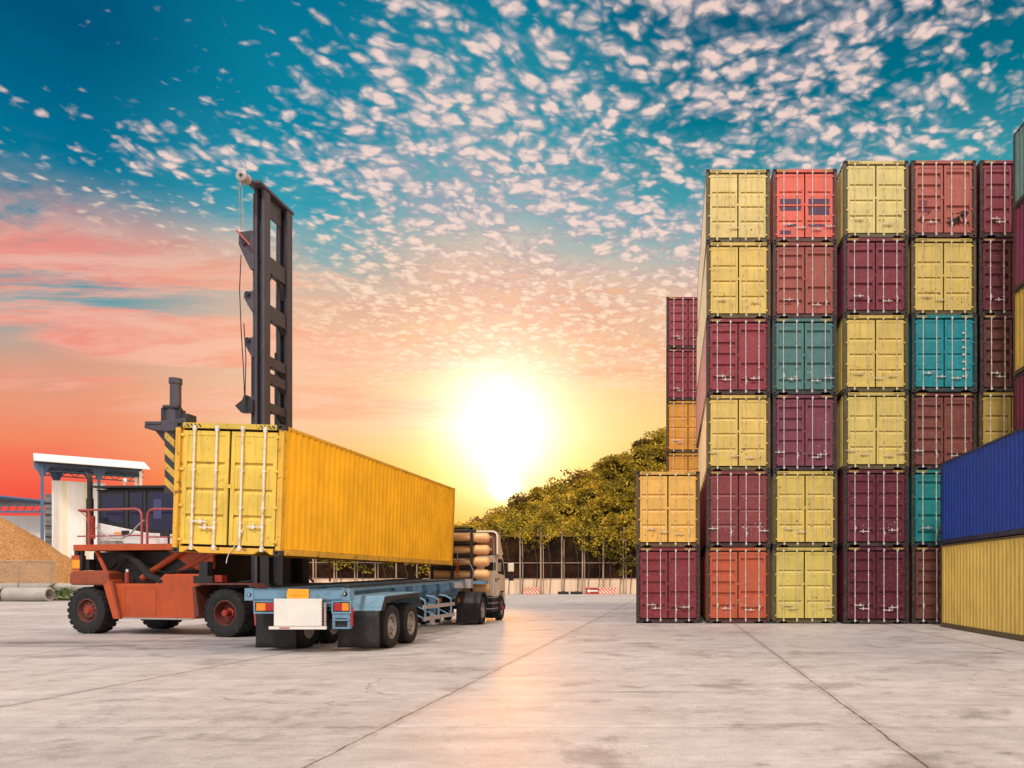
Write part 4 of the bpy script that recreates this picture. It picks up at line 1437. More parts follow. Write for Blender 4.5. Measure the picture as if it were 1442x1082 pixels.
p.tube([(-0.30, 1.28, 2.44), (-0.42, 1.25, 2.52)], 0.012, 5)
p.tube([(0.02, 1.28, 2.44), (0.02, 1.26, 2.75)], 0.012, 5)
p.build("hose_bracket", TK)
# cab: extruded side outline, rounded
cab_side = [(2.35, 0.98), (2.35, 2.56), (2.45, 2.66), (3.70, 2.70), (3.98, 2.60), (4.36, 1.85), (4.42, 1.70), (4.42, 0.72), (4.28, 0.66), (4.25, 0.98), (3.98, 1.16), (3.46, 1.16), (3.20, 0.98)]
p = MB(CREAM)
p.prism(cab_side, "x", -1.18, 1.18)
cab = p.build("cab", TK, bevel=0.05)
for sx in (-1, 1):
    q = MB(GLASS)
    q.prism([(3.02, 1.92), (3.02, 2.50), (3.70, 2.52), (3.92, 2.42), (4.20, 1.86)], "x", sx * 1.178, sx * 1.186)
    q.build("side_window", cab)
    d = MB(CREAM)
    d.prism([(2.90, 1.10), (2.90, 2.56), (3.74, 2.58), (3.98, 2.48), (4.30, 1.84), (4.30, 1.25), (4.02, 1.22), (3.42, 1.22), (3.15, 1.10)], "x", sx * 1.174, sx * 1.1795)
    do = d.build("door", cab)
    h = MB(BLACK)
    h.box(sx * 1.18, sx * 1.205, 2.98, 3.14, 1.66, 1.72)
    h.build("handle", do)
q = MB(GLASS)
q.hexa([(-1.05, 4.31, 1.96), (1.05, 4.31, 1.96), (0.98, 4.035, 2.50), (-0.98, 4.035, 2.50), (-1.05, 4.34, 1.97), (1.05, 4.34, 1.97), (0.98, 4.06, 2.51), (-0.98, 4.06, 2.51)])
q.build("windscreen", cab)
q = MB(BLACK)
q.box(0.80, 1.184, 2.338, 2.62, 2.02, 2.36)
q.build("air_intake", cab, bevel=0.02)
q = MB(BLACK)
q.box(1.178, 1.188, 2.55, 2.75, 1.56, 1.72)
q.box(1.178, 1.188, 2.42, 2.46, 1.05, 1.5)
q.build("filler_cap", cab)
# roof fairing: cream rim, brown inside seen from behind
p = MB(CREAM)
out_o = [(-1.34, 2.66), (-1.34, 3.40), (-1.30, 3.55), (-1.18, 3.62), (1.18, 3.62), (1.30, 3.55), (1.34, 3.40), (1.34, 2.66)]
out_i = [(-1.28, 2.66), (-1.28, 3.38), (-1.25, 3.49), (-1.15, 3.55), (1.15, 3.55), (1.25, 3.49), (1.28, 3.38), (1.28, 2.66)]
n = len(out_o)
b_ = [(x, 2.32, z) for x, z in out_o] + [(x, 2.32, z) for x, z in out_i]
fr = [(x * 0.98, 2.75 if z > 3.0 else 3.3, 2.70 + (z - 2.70) * (0.96 if z > 3 else 1)) for x, z in out_o]
p.add(b_ + fr, [(i, i + 1, n + i + 1, n + i) for i in range(n - 1)] + [(i, i + 1, 2 * n + i + 1, 2 * n + i) for i in range(n - 1)])
p.add([(x * 0.98, 2.75, 2.70 + (z - 2.70) * 0.96) for x, z in out_o[1:-1]] + [(1.28, 3.55, 2.705), (-1.28, 3.55, 2.705)], [tuple(range(8))])
p.use(BROWNP := plain("fairing_inside", s(112, 66, 44), 0.8, 0, 0.2, 2, 0.3))
p.add([(x, 2.40, z) for x, z in out_i], [tuple(range(n))])
p.build("roof_fairing", TK)
p = MB(BLACK)
p.box(0.70, 1.16, 2.05, 3.20, 0.38, 1.02)
st = p.build("step_box", TK)
for z in (0.52, 0.74, 0.96):
    q = MB(GREYST)
    q.box(0.78, 1.20, 1.99, 2.05, z - 0.02, z + 0.02)
    q.box(1.16, 1.19, 2.05, 3.1, z - 0.02, z + 0.02)
    q.build("step", st)
f = MB(FLAPM)
f.box(0.66, 1.20, 3.14, 3.155, 0.10, 0.98)
f.build("mudflap", TK)
p = MB(REDPL)
p.cyl((1.20, 3.72, 0.50), (1.27, 3.72, 0.50), 0.11, 0.07, 12)
p.build("hub_cap", TK)
p = MB(BLACK)
p.tube([(1.17, 4.15, 2.52), (1.40, 4.25, 2.50), (1.44, 4.27, 2.3), (1.40, 4.25, 1.9), (1.19, 4.3, 1.8)], 0.016, 6)
p.box(1.36, 1.56, 4.235, 4.27, 1.62, 1.86)
mo = p.build("mirror_arm", TK)
q = MB(CREAM)
q.box(1.33, 1.58, 4.20, 4.30, 2.0, 2.36)
q.build("mirror", mo, bevel=0.03)
p = MB(BLACK)
p.box(1.19, 1.225, 3.45, 4.0, 1.14, 1.20)
p.box(-1.18, 1.18, 4.28, 4.44, 0.42, 0.66)
p.build("bumper", TK, bevel=0.03)
# ------------------------------------------------------------------ container handler (origin under its drive axle; local x forward, -y towards the viewer)
HRZ = -13.5
HF = thing("container_handler", "orange container handler with a tall dark lifting mast and a white cab", "forklift", (-12.63, 24.5, 0), R(HRZ))
for sy in (-1, 1):
    wheel(HF, (-5.3, sy * 1.22, 0.72), 0.72, 0.55, 0.36, RIMRED, HUBRED, lugs=22, face=-1 if sy < 0 else 1, dish=0.10, holes=10)
    wheel(HF, (0.0, sy * 1.48, 0.70), 0.70, 0.52, 0.37, RIMRED, HUBRED, lugs=22, deep=True, face=-1 if sy < 0 else 1, holes=8)
    wheel(HF, (0.0, sy * 0.88, 0.70), 0.70, 0.52, 0.37, RIMRED, HUBRED, lugs=22, deep=True, face=-1 if sy < 0 else 1, holes=8)
# body between the axles
p = MB(ORANGE)
tank = [(-4.25, 0.50), (-1.35, 0.50), (-1.12, 0.95), (-1.08, 1.60), (-1.22, 1.84), (-2.45, 1.84), (-2.80, 1.55), (-4.32, 1.55)]
p.prism(tank, "y", -1.40, -0.95)
p.prism(tank, "y", 0.95, 1.40)
side = p.build("side_tank", HF, bevel=0.03)
q = MB(GREYST)
q.box(-4.25, -1.4, -1.415, -1.402, 0.47, 0.52)
q.build("tank_sill", side)
for poly in ([(-3.9, 0.62), (-2.75, 0.62), (-2.75, 1.42), (-3.9, 1.42)],):
    q = MB(ORANGE)
    for (u0, v0), (u1, v1) in zip(poly, poly[1:] + poly[:1]):
        q.box(min(u0, u1) - 0.012, max(u0, u1) + 0.012, -1.408, -1.40, min(v0, v1) - 0.012, max(v0, v1) + 0.012)
    q.build("access_panel", side)
p = MB(BLACK)
for k in range(3):
    y = -1.05 - 0.06 * k
    p.tube([(-5.0 + 0.2 * k, y, 1.9), (-4.6 + 0.25 * k, y, 2.2 + 0.06 * k), (-3.9, y - 0.02, 2.25), (-3.4 + 0.2 * k, y, 1.95), (-2.6, y, 1.88), (-1.6, y, 1.9 + 0.05 * k)], 0.025, 6)
p.build("hydraulic_lines", HF)
p = MB(BLACK)
p.box(-4.4, 0.9, -0.92, 0.92, 0.55, 1.35)
p.box(-5.55, -1.35, -1.02, 1.02, 1.36, 2.53)
p.box(-0.25, 0.25, -1.3, 1.3, 0.5, 0.9)
p.box(-5.5, -5.1, -1.1, 1.1, 0.6, 0.85)
p.build("chassis", HF)
p = MB(ORANGE_D)
p.prism([(-5.95, 1.55), (-5.85, 1.50), (-4.55, 1.50), (-4.42, 1.62), (-4.42, 1.90), (-4.60, 1.95), (-5.85, 1.95), (-5.92, 1.85)], "y", -1.50, 1.50)
p.build("counterweight", HF, bevel=0.05)
for sy in (-1, 1):
    p = MB(ORANGE)
    ya, yb = (-1.49, -1.05) if sy < 0 else (1.05, 1.49)
    p.prism([(-4.55, 1.93), (-4.38, 1.60), (-4.05, 0.48), (-4.25, 0.48), (-4.62, 1.50), (-4.70, 1.93)], "y", ya, yb)
    p.use(ORANGE_D)
    p.prism([(-4.37, 1.62), (-4.05, 0.47), (-3.98, 0.47), (-4.29, 1.62)], "y", ya, yb)
    p.build("rear_mudguard", HF)
    p = MB(RIMRED)
    ya, yb = (-1.78, -0.55) if sy < 0 else (0.55, 1.78)
    p.prism([(-1.02, 1.42), (-0.72, 1.52), (0.85, 1.52), (1.15, 1.40), (1.15, 1.44), (0.86, 1.57), (-0.75, 1.57), (-1.05, 1.46)], "y", ya, yb)
    p.prism([(-1.05, 1.44), (-0.95, 1.44), (-0.82, 0.62), (-0.98, 0.55)], "y", ya, yb)
    p.build("front_mudguard", HF)
p = MB(REDPL)
p.prism([(0.86, 1.35), (0.98, 1.30), (1.28, 0.72), (1.22, 0.66), (1.10, 0.62), (1.05, 0.42), (0.95, 0.34)], "y", -1.62, -1.58)
p.build("red_guard", HF)
p = MB(ORANGE)
p.box(-5.62, -1.05, -1.62, -1.54, 2.56, 2.74)
p.box(-5.62, -1.05, -1.54, 1.3, 2.56, 2.70)
p.prism([(-2.7, 2.56), (-1.05, 2.56), (-1.05, 2.0), (-1.7, 1.95)], "y", -1.05, -0.95)
p.build("deck", HF)
p = MB(ORANGE)
p.tube([(-4.98, -1.40, 2.56), (-4.62, -1.40, 1.92)], 0.06, 8)
p.build("deck_strut", HF)
p = MB(BLACK)
p.tube([(-5.45, -1.45, 2.56), (-5.52, -1.45, 1.95)], 0.05, 8)
p.build("deck_post", HF)
# handrails
zt, zm, yr = 3.80, 3.00, -1.58
p = MB(RAILRED)
p.tube([(-5.45, yr, zt), (-5.2, yr, zt), (-3.32, yr, zt), (-3.17, yr, zt - 0.04), (-3.09, yr, zt - 0.16), (-3.08, yr, zt - 0.3), (-3.08, yr, 2.74)], 0.034, 8)
p.tube([(-5.06, yr, 2.74), (-5.06, yr, zt)], 0.038, 8)
p.tube([(-5.50, yr, zm), (-3.08, yr, zm)], 0.022, 8)
p.tube([(-5.45, yr, zt), (-5.50, yr + 0.35, zt - 0.02)], 0.04, 8)
p.tube([(-5.06, yr, 3.3), (-5.20, yr + 0.02, 3.62), (-5.42, yr, 3.78)], 0.015, 6)
p.build("handrail", HF)
p = MB(RAILRED)
p.tube([(-2.88, yr, 2.74), (-2.88, yr, zt - 0.32), (-2.86, yr, zt - 0.16), (-2.78, yr, zt - 0.05), (-2.64, yr, zt - 0.02), (-1.1, yr, zt - 0.06)], 0.034, 8)
p.tube([(-2.88, yr, zm - 0.05), (-1.1, yr, zm - 0.08)], 0.022, 8)
p.tube([(-1.12, yr, 2.74), (-1.12, yr, zt - 0.06)], 0.034, 8)
p.build("handrail", HF)
p = MB(BLACK)
p.tube([(-2.1, yr, 2.74), (-2.1, yr, 3.15)], 0.03, 8)
p.box(-2.42, -2.12, yr, yr + 0.06, 2.92, 3.12)
p.build("step_plate", HF)
p = MB(GREYST)
p.tube([(-4.85, yr + 0.03, 3.28), (-4.6, yr, 3.10), (-4.2, yr - 0.02, 2.93), (-3.8, yr - 0.02, 2.91), (-3.5, yr, 3.05), (-3.2, yr, 3.32), (-3.0, yr, 3.45)], 0.025, 7)
p.build("safety_rope", HF)
# cab
cy0, cy1 = -0.92, 0.85
p = MB(WHITEP)
p.prism([(-5.50, 2.71), (-1.95, 2.71), (-1.95, 3.02), (-3.70, 3.13), (-5.50, 3.46)], "y", cy0, cy1)
cabh = p.build("cab", HF, bevel=0.02)
p = MB(BLACK)
p.prism([(-5.50, 3.46), (-3.70, 3.13), (-3.70, 4.47), (-5.50, 4.47)], "y", cy0 + 0.012, cy1 - 0.012)
p.prism([(-3.70, 3.13), (-1.95, 3.02), (-2.35, 4.43), (-3.70, 4.47)], "y", cy0 + 0.012, cy1 - 0.012)
p.box(-5.52, -2.35, cy0 - 0.05, cy1 + 0.05, 4.47, 4.50)
p.build("cab_frame", cabh, bevel=0.02)
for poly in ([(-5.33, 3.56), (-4.50, 3.40), (-4.50, 4.36), (-5.33, 4.36)], [(-4.22, 3.36), (-3.78, 3.28), (-3.78, 4.38), (-4.22, 4.38)], [(-3.52, 3.22), (-2.12, 3.12), (-2.44, 4.36), (-3.52, 4.38)]):
    q = MB(GLASS)
    q.prism(poly, "y", cy0 - 0.002, cy0 + 0.012)
    q.build("window", cabh)
q = MB(plain("cab_seal_rubber", (0.02, 0.02, 0.024, 1), 0.5, 0, 0.1, 3, 0))
for x in (-4.36, -3.68):
    q.box(x - 0.035, x + 0.035, cy0 - 0.012, cy0 + 0.01, 3.30, 4.44)
q.build("door_pillar", cabh)
q = MB(plain("seat_blue_cloth", s(70, 68, 110), 0.8, 0, 0.1, 3, 0))
q.box(-3.35, -3.05, cy0 - 0.010, cy0 - 0.003, 3.55, 4.15)
q.prism([(-3.28, 3.95), (-3.12, 3.95), (-3.2, 4.1)], "y", cy0 - 0.012, cy0 - 0.004)
q.build("seat", cabh)
q = MB(WHITEP)
q.box(-2.55, -2.25, cy0 - 0.016, cy0 - 0.004, 3.52, 3.70)
q.build("paper_notice", cabh)
q = MB(BLACK)
q.box(-4.55, -4.28, cy0 - 0.03, cy0, 3.05, 3.2)
q.build("door_handle", cabh)
q = MB(ORANGEPL)
q.box(-4.86, -4.60, cy0 - 0.006, cy0, 3.09, 3.16)
q.build("side_marker", cabh)
q = MB(BLACK)
q.hexa([(-5.60, cy0 - 0.12, 4.56), (-2.0, cy0 - 0.12, 4.47), (-2.0, cy1 + 0.1, 4.47), (-5.60, cy1 + 0.1, 4.56), (-5.60, cy0 - 0.12, 4.62), (-2.0, cy0 - 0.12, 4.54), (-2.0, cy1 + 0.1, 4.54), (-5.60, cy1 + 0.1, 4.62)])
for x in (-5.2, -4.3, -3.2, -2.4):
    q.box(x, x + 0.12, cy0 + 0.05, cy0 + 0.15, 4.47, 4.56)
q.build("roof_guard", cabh)
q = MB(WHITEP)
q.lathe([(0, 0.02), (0.03, 0.06), (0.05, 0.085)], (-4.62, cy0 + 0.1, 4.78), "y", 16)
q.tube([(-4.62, cy0 + 0.15, 4.62), (-4.62, cy0 + 0.12, 4.78)], 0.02, 6)
q.build("beacon_dish", cabh, smooth=50)
q = MB(HUBRED)
q.cyl((-2.95, cy0 + 0.05, 4.43), (-2.95, cy0 + 0.05, 4.53), 0.06, n=12)
q.build("warning_lamp", cabh)
p = MB(BLACK)
p.cyl((-5.72, -1.0, 2.7), (-5.72, -1.0, 4.22), 0.10, n=14)
p.cyl((-5.72, -1.0, 4.22), (-5.72, -1.0, 4.75), 0.075, n=14)
p.tube([(-5.72, -1.0, 4.72), (-5.73, -1.0, 4.86), (-5.80, -1.0, 4.96), (-5.88, -1.0, 5.00)], 0.072, 10)
p.build("exhaust_stack", HF, smooth=40)
p = MB(HUBRED)
p.cyl((-5.45, -1.15, 2.95), (-5.45, -1.15, 3.65), 0.08, n=12)
p.build("air_bottle", HF)
p = MB(GREYST)
p.box(-5.2, -4.5, -1.2, -0.95, 2.71, 2.88)
p.box(-4.4, -3.8, -1.35, -1.0, 2.71, 2.78)
p.build("tool_tray", HF)
p = MB(ORANGEPL)
p.box(-5.90, -5.62, -1.42, -1.25, 2.02, 2.30)
p.use(ORANGE).box(-5.92, -5.60, -1.44, -1.23, 1.96, 2.02)
p.box(-5.92, -5.60, -1.44, -1.23, 2.30, 2.42)
p.use(BLACK).cyl((-5.8, -1.33, 2.42), (-5.8, -1.33, 2.58), 0.09, n=10)
p.box(-5.55, -5.30, -1.38, -1.15, 1.96, 2.3)
p.build("rear_lamp", HF)
# lift and tilt rams
p = MB(ORANGE)
p.tube([(-3.55, -1.12, 1.72), (-2.02, -1.12, 2.58)], 0.10, 12)
p.build("lift_ram", HF)
p = MB(ORANGE)
p.tube([(-2.35, -1.0, 1.86), (-0.75, -1.0, 2.62)], 0.10, 12)
p.build("lift_ram", HF)
p = MB(RUBBER)
p.tube([(-4.2, -1.25, 2.45), (-3.75, -1.32, 2.40), (-3.35, -1.35, 2.10), (-3.05, -1.35, 1.78), (-2.6, -1.32, 1.62), (-2.2, -1.2, 1.60)], 0.11, 10)
p.build("intake_hose", HF, smooth=50)
p = MB(HUBRED)
p.cyl((-3.95, -1.28, 1.56), (-3.95, -1.28, 1.90), 0.07, n=12)
p.use(WHITEP).cyl((-3.95, -1.28, 1.90), (-3.95, -1.28, 1.99), 0.04, n=10)
p.build("extinguisher", HF)
p = MB(BLACK)
p.box(-0.98, -0.68, -1.62, -1.42, 1.78, 2.20)
p.box(-1.12, -0.45, -1.68, -1.35, 1.56, 1.78)
p.use(HUBRED).box(-0.46, -0.2, -1.6, -1.4, 1.6, 1.8)
p.build("work_lamp", HF)
# railings on the far side and walkway stairs seen under the container
p = MB(RAILRED)
p.tube([(-1.0, 1.4, 2.7), (0.15, 1.4, 1.6)], 0.05, 8)
p.tube([(-0.7, 1.5, 2.7), (0.45, 1.5, 1.6)], 0.04, 8)
p.tube([(-0.5, 1.4, 2.35), (-0.1, 1.4, 2.35)], 0.03, 8)
p.tube([(1.0, 1.6, 1.6), (1.0, 1.6, 2.45), (0.5, 1.6, 2.9)], 0.03, 8)
p.tube([(0.9, -0.9, 1.6), (0.9, -0.9, 2.2)], 0.03, 8)
p.build("step_ladder", HF)
p = MB(BLACK)
for k in range(3):
    y = -0.6 + k * 0.3
    p.tube([(-0.5, y, 1.58), (-0.1 + 0.1 * k, y, 1.62), (0.2 + 0.1 * k, y + 0.1, 1.75), (0.4, y + 0.1, 2.05), (0.5, y + 0.2, 2.5), (0.45, y + 0.2, 3.0)], 0.04, 7)
p.box(-0.7, 1.1, -1.2, 1.2, 1.42, 1.56)
p.build("hydraulic_hoses", HF)

# ---- mast (stands square to the yard; its own axes are turned back against the handler's heading)
def MS(mb):
    return mb.spin(-HRZ, (0.31, -0.24, 0), 1.09)


HT = 13.35
for ya, yb in ((-0.78, -0.47), (0.47, 0.78)):
    p = MB(MASTM)
    sg = -1 if ya < 0 else 1
    # outer channel: web + two flanges
    p.box(-0.05, 0.25, yb - 0.06, yb, 0.45, HT - 0.12)
    p.box(0.17, 0.25, ya, yb - 0.06, 0.45, HT - 0.12)
    p.box(-0.05, 0.03, ya, yb - 0.06, 0.45, HT - 0.12)
    p.use(MASTD)
    # inner channel nested inside
    p.box(0.045, 0.155, ya + 0.10, yb - 0.08, 0.5, HT - 0.35)
    MS(p).build("mast_upright", HF)
    p = MB(MASTD)
    yc = (ya + yb) / 2
    p.cyl((-0.14, yc, 0.5), (-0.14, yc, 8.8), 0.085, n=14)
    p.use(GREYST).cyl((-0.14, yc, 8.8), (-0.14, yc, HT - 0.3), 0.05, n=12)
    MS(p).build("mast_cylinder", HF, smooth=40)
    p = MB(MASTD)
    for k in range(110):
        z = 5.2 + k * 0.072
        p.box(-0.10, -0.055, ya + 0.02, ya + 0.12, z, z + 0.05)
    MS(p).build("lift_chain", HF)
p = MB(MASTM)
p.box(-0.14, 0.28, -1.06, 0.84, HT - 0.10, HT)
p.prism([(-0.40, HT - 0.02), (-0.40, HT - 0.7), (0.40, HT - 0.7), (0.40, HT - 0.02)], "x", 0.05, 0.10)
MS(p).build("mast_head", HF, bevel=0.02)


def crossbar(z0, z1, gus):
    q = MB(MASTM)
    q.box(0.02, 0.20, -0.47, 0.47, z0, z1)
    q.use(MASTD)
    for sg in (-1, 1):
        pts = [(sg * 0.47, z0), (sg * 0.47, z0 - gus), (sg * 0.42, z0 - gus * 0.8), (sg * 0.18, z0)]
        q.prism(pts, "x", 0.06, 0.16)
    MS(q).build("mast_crossbar", HF)


for z0, z1, gs in ((10.9, 11.4, 0.5), (9.5, 9.95, 0.2), (8.1, 8.4, 0.22), (7.6, 7.9, 0.15), (6.75, 7.0, 0.25), (5.4, 5.8, 0.4), (3.2, 3.7, 0.3), (1.2, 1.9, 0.2)):
    crossbar(z0, z1, gs)
# brackets on the rear face of the near upright
for z0, z1, wd in ((10.85, 12.0, 0.46), (9.60, 10.22, 0.30), (8.25, 8.85, 0.28), (6.6, 7.1, 0.36)):
    q = MB(MASTM)
    q.prism([(-0.05, z1), (-0.05 - wd * 0.95, z1 - 0.05), (-0.05 - wd, z1 - (z1 - z0) * 0.35), (-0.05 - wd * 0.55, z1 - (z1 - z0) * 0.75), (-0.05 - wd * 0.25, z0), (-0.05, z0)], "y", -0.80, -0.72)
    q.prism([(-0.05, z1 - 0.02), (-0.05 - wd * 0.7, z1 - 0.08), (-0.05 - wd * 0.5, z0 + 0.15), (-0.05, z0 + 0.1)], "y", -0.45, -0.40)
    q.use(MASTD).box(-0.05 - wd * 0.8, -0.06, -0.72, -0.45, (z0 + z1) / 2 - 0.1, (z0 + z1) / 2 + 0.1)
    q.cyl((-0.05 - wd * 0.6, -0.86, (z0 + z1) / 2 + 0.2), (-0.05 - wd * 0.6, -0.4, (z0 + z1) / 2 + 0.2), 0.07, n=10)
    MS(q).build("mast_bracket", HF)
q = MB(MASTD)
q.prism([(-0.05, 6.6), (-0.05, 6.98), (-0.30, 7.02), (-0.58, 6.80), (-0.40, 6.6)], "y", -0.86, -0.70)
MS(q).build("hose_bracket", HF)
q = MB(RAILRED)
q.tube([(-0.50, -0.90, 11.95), (-0.1, -0.92, 11.5)], 0.03, 6)
MS(q).build("bracket_pin", HF)
q = MB(GREYST)
q.lathe([(-1.36, 0.001), (-1.36, 0.15), (-1.35, 0.165), (-1.24, 0.14), (-1.12, 0.165), (-1.10, 0.165), (-1.10, 0.001)], (-0.10, 0, HT - 0.03), "y", 24)
q.use(MASTD).cyl((-0.10, -1.37, HT - 0.03), (-0.10, -0.9, HT - 0.03), 0.05, n=10)
MS(q).build("pulley", HF, smooth=40)
q = MB(MASTM)
q.prism([(-0.2, HT - 0.14), (0.0, HT - 0.14), (0.05, HT), (-0.16, HT + 0.1)], "y", -1.09, -1.03)
MS(q).build("pulley_arm", HF)
for x in (-0.26, -0.18):
    q = MB(GREYST)
    q.tube([(x, -1.20, HT), (x - 0.06, -1.0, 11.9)], 0.014, 5)
    MS(q).build("mast_hose", HF)
q = MB(MASTD)
q.tube([(-0.34, -0.95, 11.2), (-0.38, -0.96, 10.2), (-0.34, -0.95, 9.0), (-0.28, -0.93, 7.8), (-0.24, -0.92, 6.6)], 0.014, 5)
q.tube([(-0.26, -0.95, 9.2), (-0.2, -0.95, 8.2), (-0.24, -0.94, 6.6)], 0.014, 5)
MS(q).build("mast_hose", HF)
q = MB(BLACK)
q.box(0.26, 0.50, -1.0, 0.95, 0.55, 3.3)
q.box(0.26, 0.55, -1.25, 1.25, 3.3, 5.0)
q.box(0.25, 0.80, -0.80, -0.35, 0.45, 3.3)
q.box(0.25, 0.80, 0.35, 0.75, 0.45, 3.3)
MS(q).build("carriage", HF)

# ---- side spreader that hooks the top corners of the held container (world aligned pieces, parented to the handler)
q = MB(MASTM)
q.hexa([(-11.52, 17.9, 4.45), (-11.20, 17.9, 4.45), (-10.84, 29.5, 4.45), (-11.16, 29.5, 4.45), (-11.52, 17.9, 4.95), (-11.20, 17.9, 4.95), (-10.84, 29.5, 4.95), (-11.16, 29.5, 4.95)])
q.box(-12.25, -11.36, 23.2, 25.4, 3.5, 4.9)
q.build("spreader_beam", HF, world=True)
for yy, xx in ((17.62, 0.0), (29.36, 0.37)):
    q = MB(HAZPOST)
    q.box(-11.39 + xx, -11.17 + xx, yy, yy + 0.26, 3.62, 4.98)
    q.use(BLACK).box(-11.17 + xx, -11.10 + xx, yy + 0.03, yy + 0.24, 3.62, 5.05)
    q.build("spreader_post", HF, world=True)
    if xx:
        continue
    q = MB(MASTM)
    q.prism([(-11.82 + xx, 5.05), (-11.82 + xx, 5.13), (-11.40 + xx, 5.22), (-10.92 + xx, 5.28), (-10.88 + xx, 5.16), (-11.0 + xx, 5.08), (-11.18 + xx, 4.98), (-11.40 + xx, 4.98)], "y", yy - 0.04, yy + 0.34)
    q.prism([(-11.70 + xx, 5.05), (-11.30 + xx, 5.05), (-11.30 + xx, 4.62), (-11.40 + xx, 4.68)], "y", yy + 0.1, yy + 0.2)
    q.box(-11.80 + xx, -11.45 + xx, yy - 0.06, yy + 0.30, 5.13, 5.20)
    q.build("spreader_head", HF, bevel=0.015, world=True)
    q = MB(MASTM)
    q.cyl((-11.24 + xx, yy + 0.15, 5.18), (-11.24 + xx, yy + 0.15, 5.48), 0.20, n=16)
    q.cyl((-11.24 + xx, yy + 0.15, 5.48), (-11.24 + xx, yy + 0.15, 6.08), 0.115, n=16)
    q.cyl((-11.24 + xx, yy + 0.15, 6.08), (-11.24 + xx, yy + 0.15, 6.20), 0.135, n=16)
    q.use(MASTD)
    q.box(-11.46 + xx, -11.02 + xx, yy - 0.02, yy + 0.06, 5.2, 5.5)
    q.box(-11.04 + xx, -10.86 + xx, yy + 0.0, yy + 0.3, 5.2, 5.38)
    q.cyl((-11.40 + xx, yy - 0.02, 5.52), (-11.05 + xx, yy - 0.02, 5.52), 0.05, n=8)
    q.build("twist_lock_cylinder", HF, smooth=40, world=True)
# ------------------------------------------------------------------ tall screened fence at the back of the yard
FY = 89.0
FN = thing("boundary_fence", "tall dark net fence on steel posts with a white sheet base, below the wooded hill", "fence", (-24, FY, 0))
rnd = random.Random(11)
x0, x1 = -40.0, 34.0
p = MB(FENCESHEET)
p.box(x0, x1, 0.0, 0.06, 0.02, 1.72)
p.build("sheet_base", FN)
x = x0
while x < x1 - 0.1:
    w_ = 2.33
    p = MB(NETM)
    h = 6.6
    pts = []
    for i in range(5):
        for k in range(7):
            u, v = i / 4, k / 6
            pts.append((x + 0.06 + (w_ - 0.12) * u, 0.05 + 0.05 * math.sin(u * 3.1 + v * 5 + x), 1.72 + (h - 1.72 - 0.12 * math.sin(u * 3.14)) * v))
    p.add(pts, [(i * 7 + k, i * 7 + k + 1, (i + 1) * 7 + k + 1, (i + 1) * 7 + k) for i in range(4) for k in range(6)])
    p.build("net_panel", FN)
    q = MB(NETM_DIRT)
    lean = rnd.uniform(-0.05, 0.05)
    q.tube([(x, -0.06, 0), (x + lean, -0.06, 3.5), (x + lean, -0.06, 6.5), (x + lean + 0.06, -0.25, 7.0), (x + lean + 0.15, -0.6, 7.45)], 0.085, 8)
    q.box(x - 0.22, x + 0.22, -0.30, -0.02, 0.0, 0.16)
    if rnd.random() < 0.6:
        q.tube([(x + 0.28, -0.05, 0), (x + 0.26, -0.05, 6.2)], 0.05, 6)
    q.build("post", FN)
    x += w_
p = MB(NETM_DIRT)
for z in (1.76, 3.55, 6.62):
    p.tube([(x0, -0.03, z), (x0 + 18, -0.03, z + 0.03), (x0 + 40, -0.03, z - 0.03), (x1, -0.03, z)], 0.04, 6)
p.build("rail", FN)

# ------------------------------------------------------------------ striped road barriers
def barrier(X, Y, length, label, arrow, loc_name="road_barrier"):
    t = thing(loc_name, label, "barrier", (X, Y, 0), 0, "striped barriers along the fence")
    b = MB(BARRIERM)
    b.prism([(-0.28, 0), (0.28, 0), (0.28, 0.14), (0.12, 0.36), (0.08, 0.78), (-0.08, 0.78), (-0.12, 0.36), (-0.28, 0.14)], "x", 0, length)
    b.build("barrier_block", t, bevel=0.02)
    if arrow:
        q = MB(HUBRED)
        q.box(0.0, 1.45, -0.30, -0.285, 0.06, 0.74)
        a = q.build("arrow_panel", t)
        q = MB(WHITEP)
        q.prism([(0.14, 0.40), (0.44, 0.64), (0.44, 0.48), (1.36, 0.48), (1.36, 0.32), (0.44, 0.32), (0.44, 0.16)], "y", -0.308, -0.301)
        q.build("arrow", a)
    return t


barrier(-16.85, 88.2, 1.75, "low red and white striped barrier by the fence, right of the truck cab", False)
barrier(-9.85, 87.6, 3.35, "long red and white striped barrier with a white left arrow, near the maroon container", True)
barrier(-41.6, 88.2, 2.2, "red barrier with a white left arrow seen under the lifted container", True)
barrier(-37.8, 88.2, 1.5, "short red and white barrier seen under the lifted container, right of the arrow one", False)
for X, ln, lb in ((-13.0, 1.2, "dark rubber wheel stop lying at the fence foot left of the arrow barrier"), (-11.6, 1.3, "dark rubber wheel stop at the fence foot touching the arrow barrier")):
    q = MB(RUBBER)
    q.prism([(-0.2, 0), (0.2, 0), (0.14, 0.26), (0.04, 0.32), (-0.1, 0.28)], "x", 0, ln)
    q.prism([(-0.26, 0.02), (0.1, 0.02), (0.0, 0.36), (-0.16, 0.34)], "x", ln * 0.4, ln * 0.7)
    o = q.build("wheel_stop", bevel=0.03)
    o.location = (X, 87.9, 0)
    tag(o, lb, "wheel stop", "wheel stops at the fence")

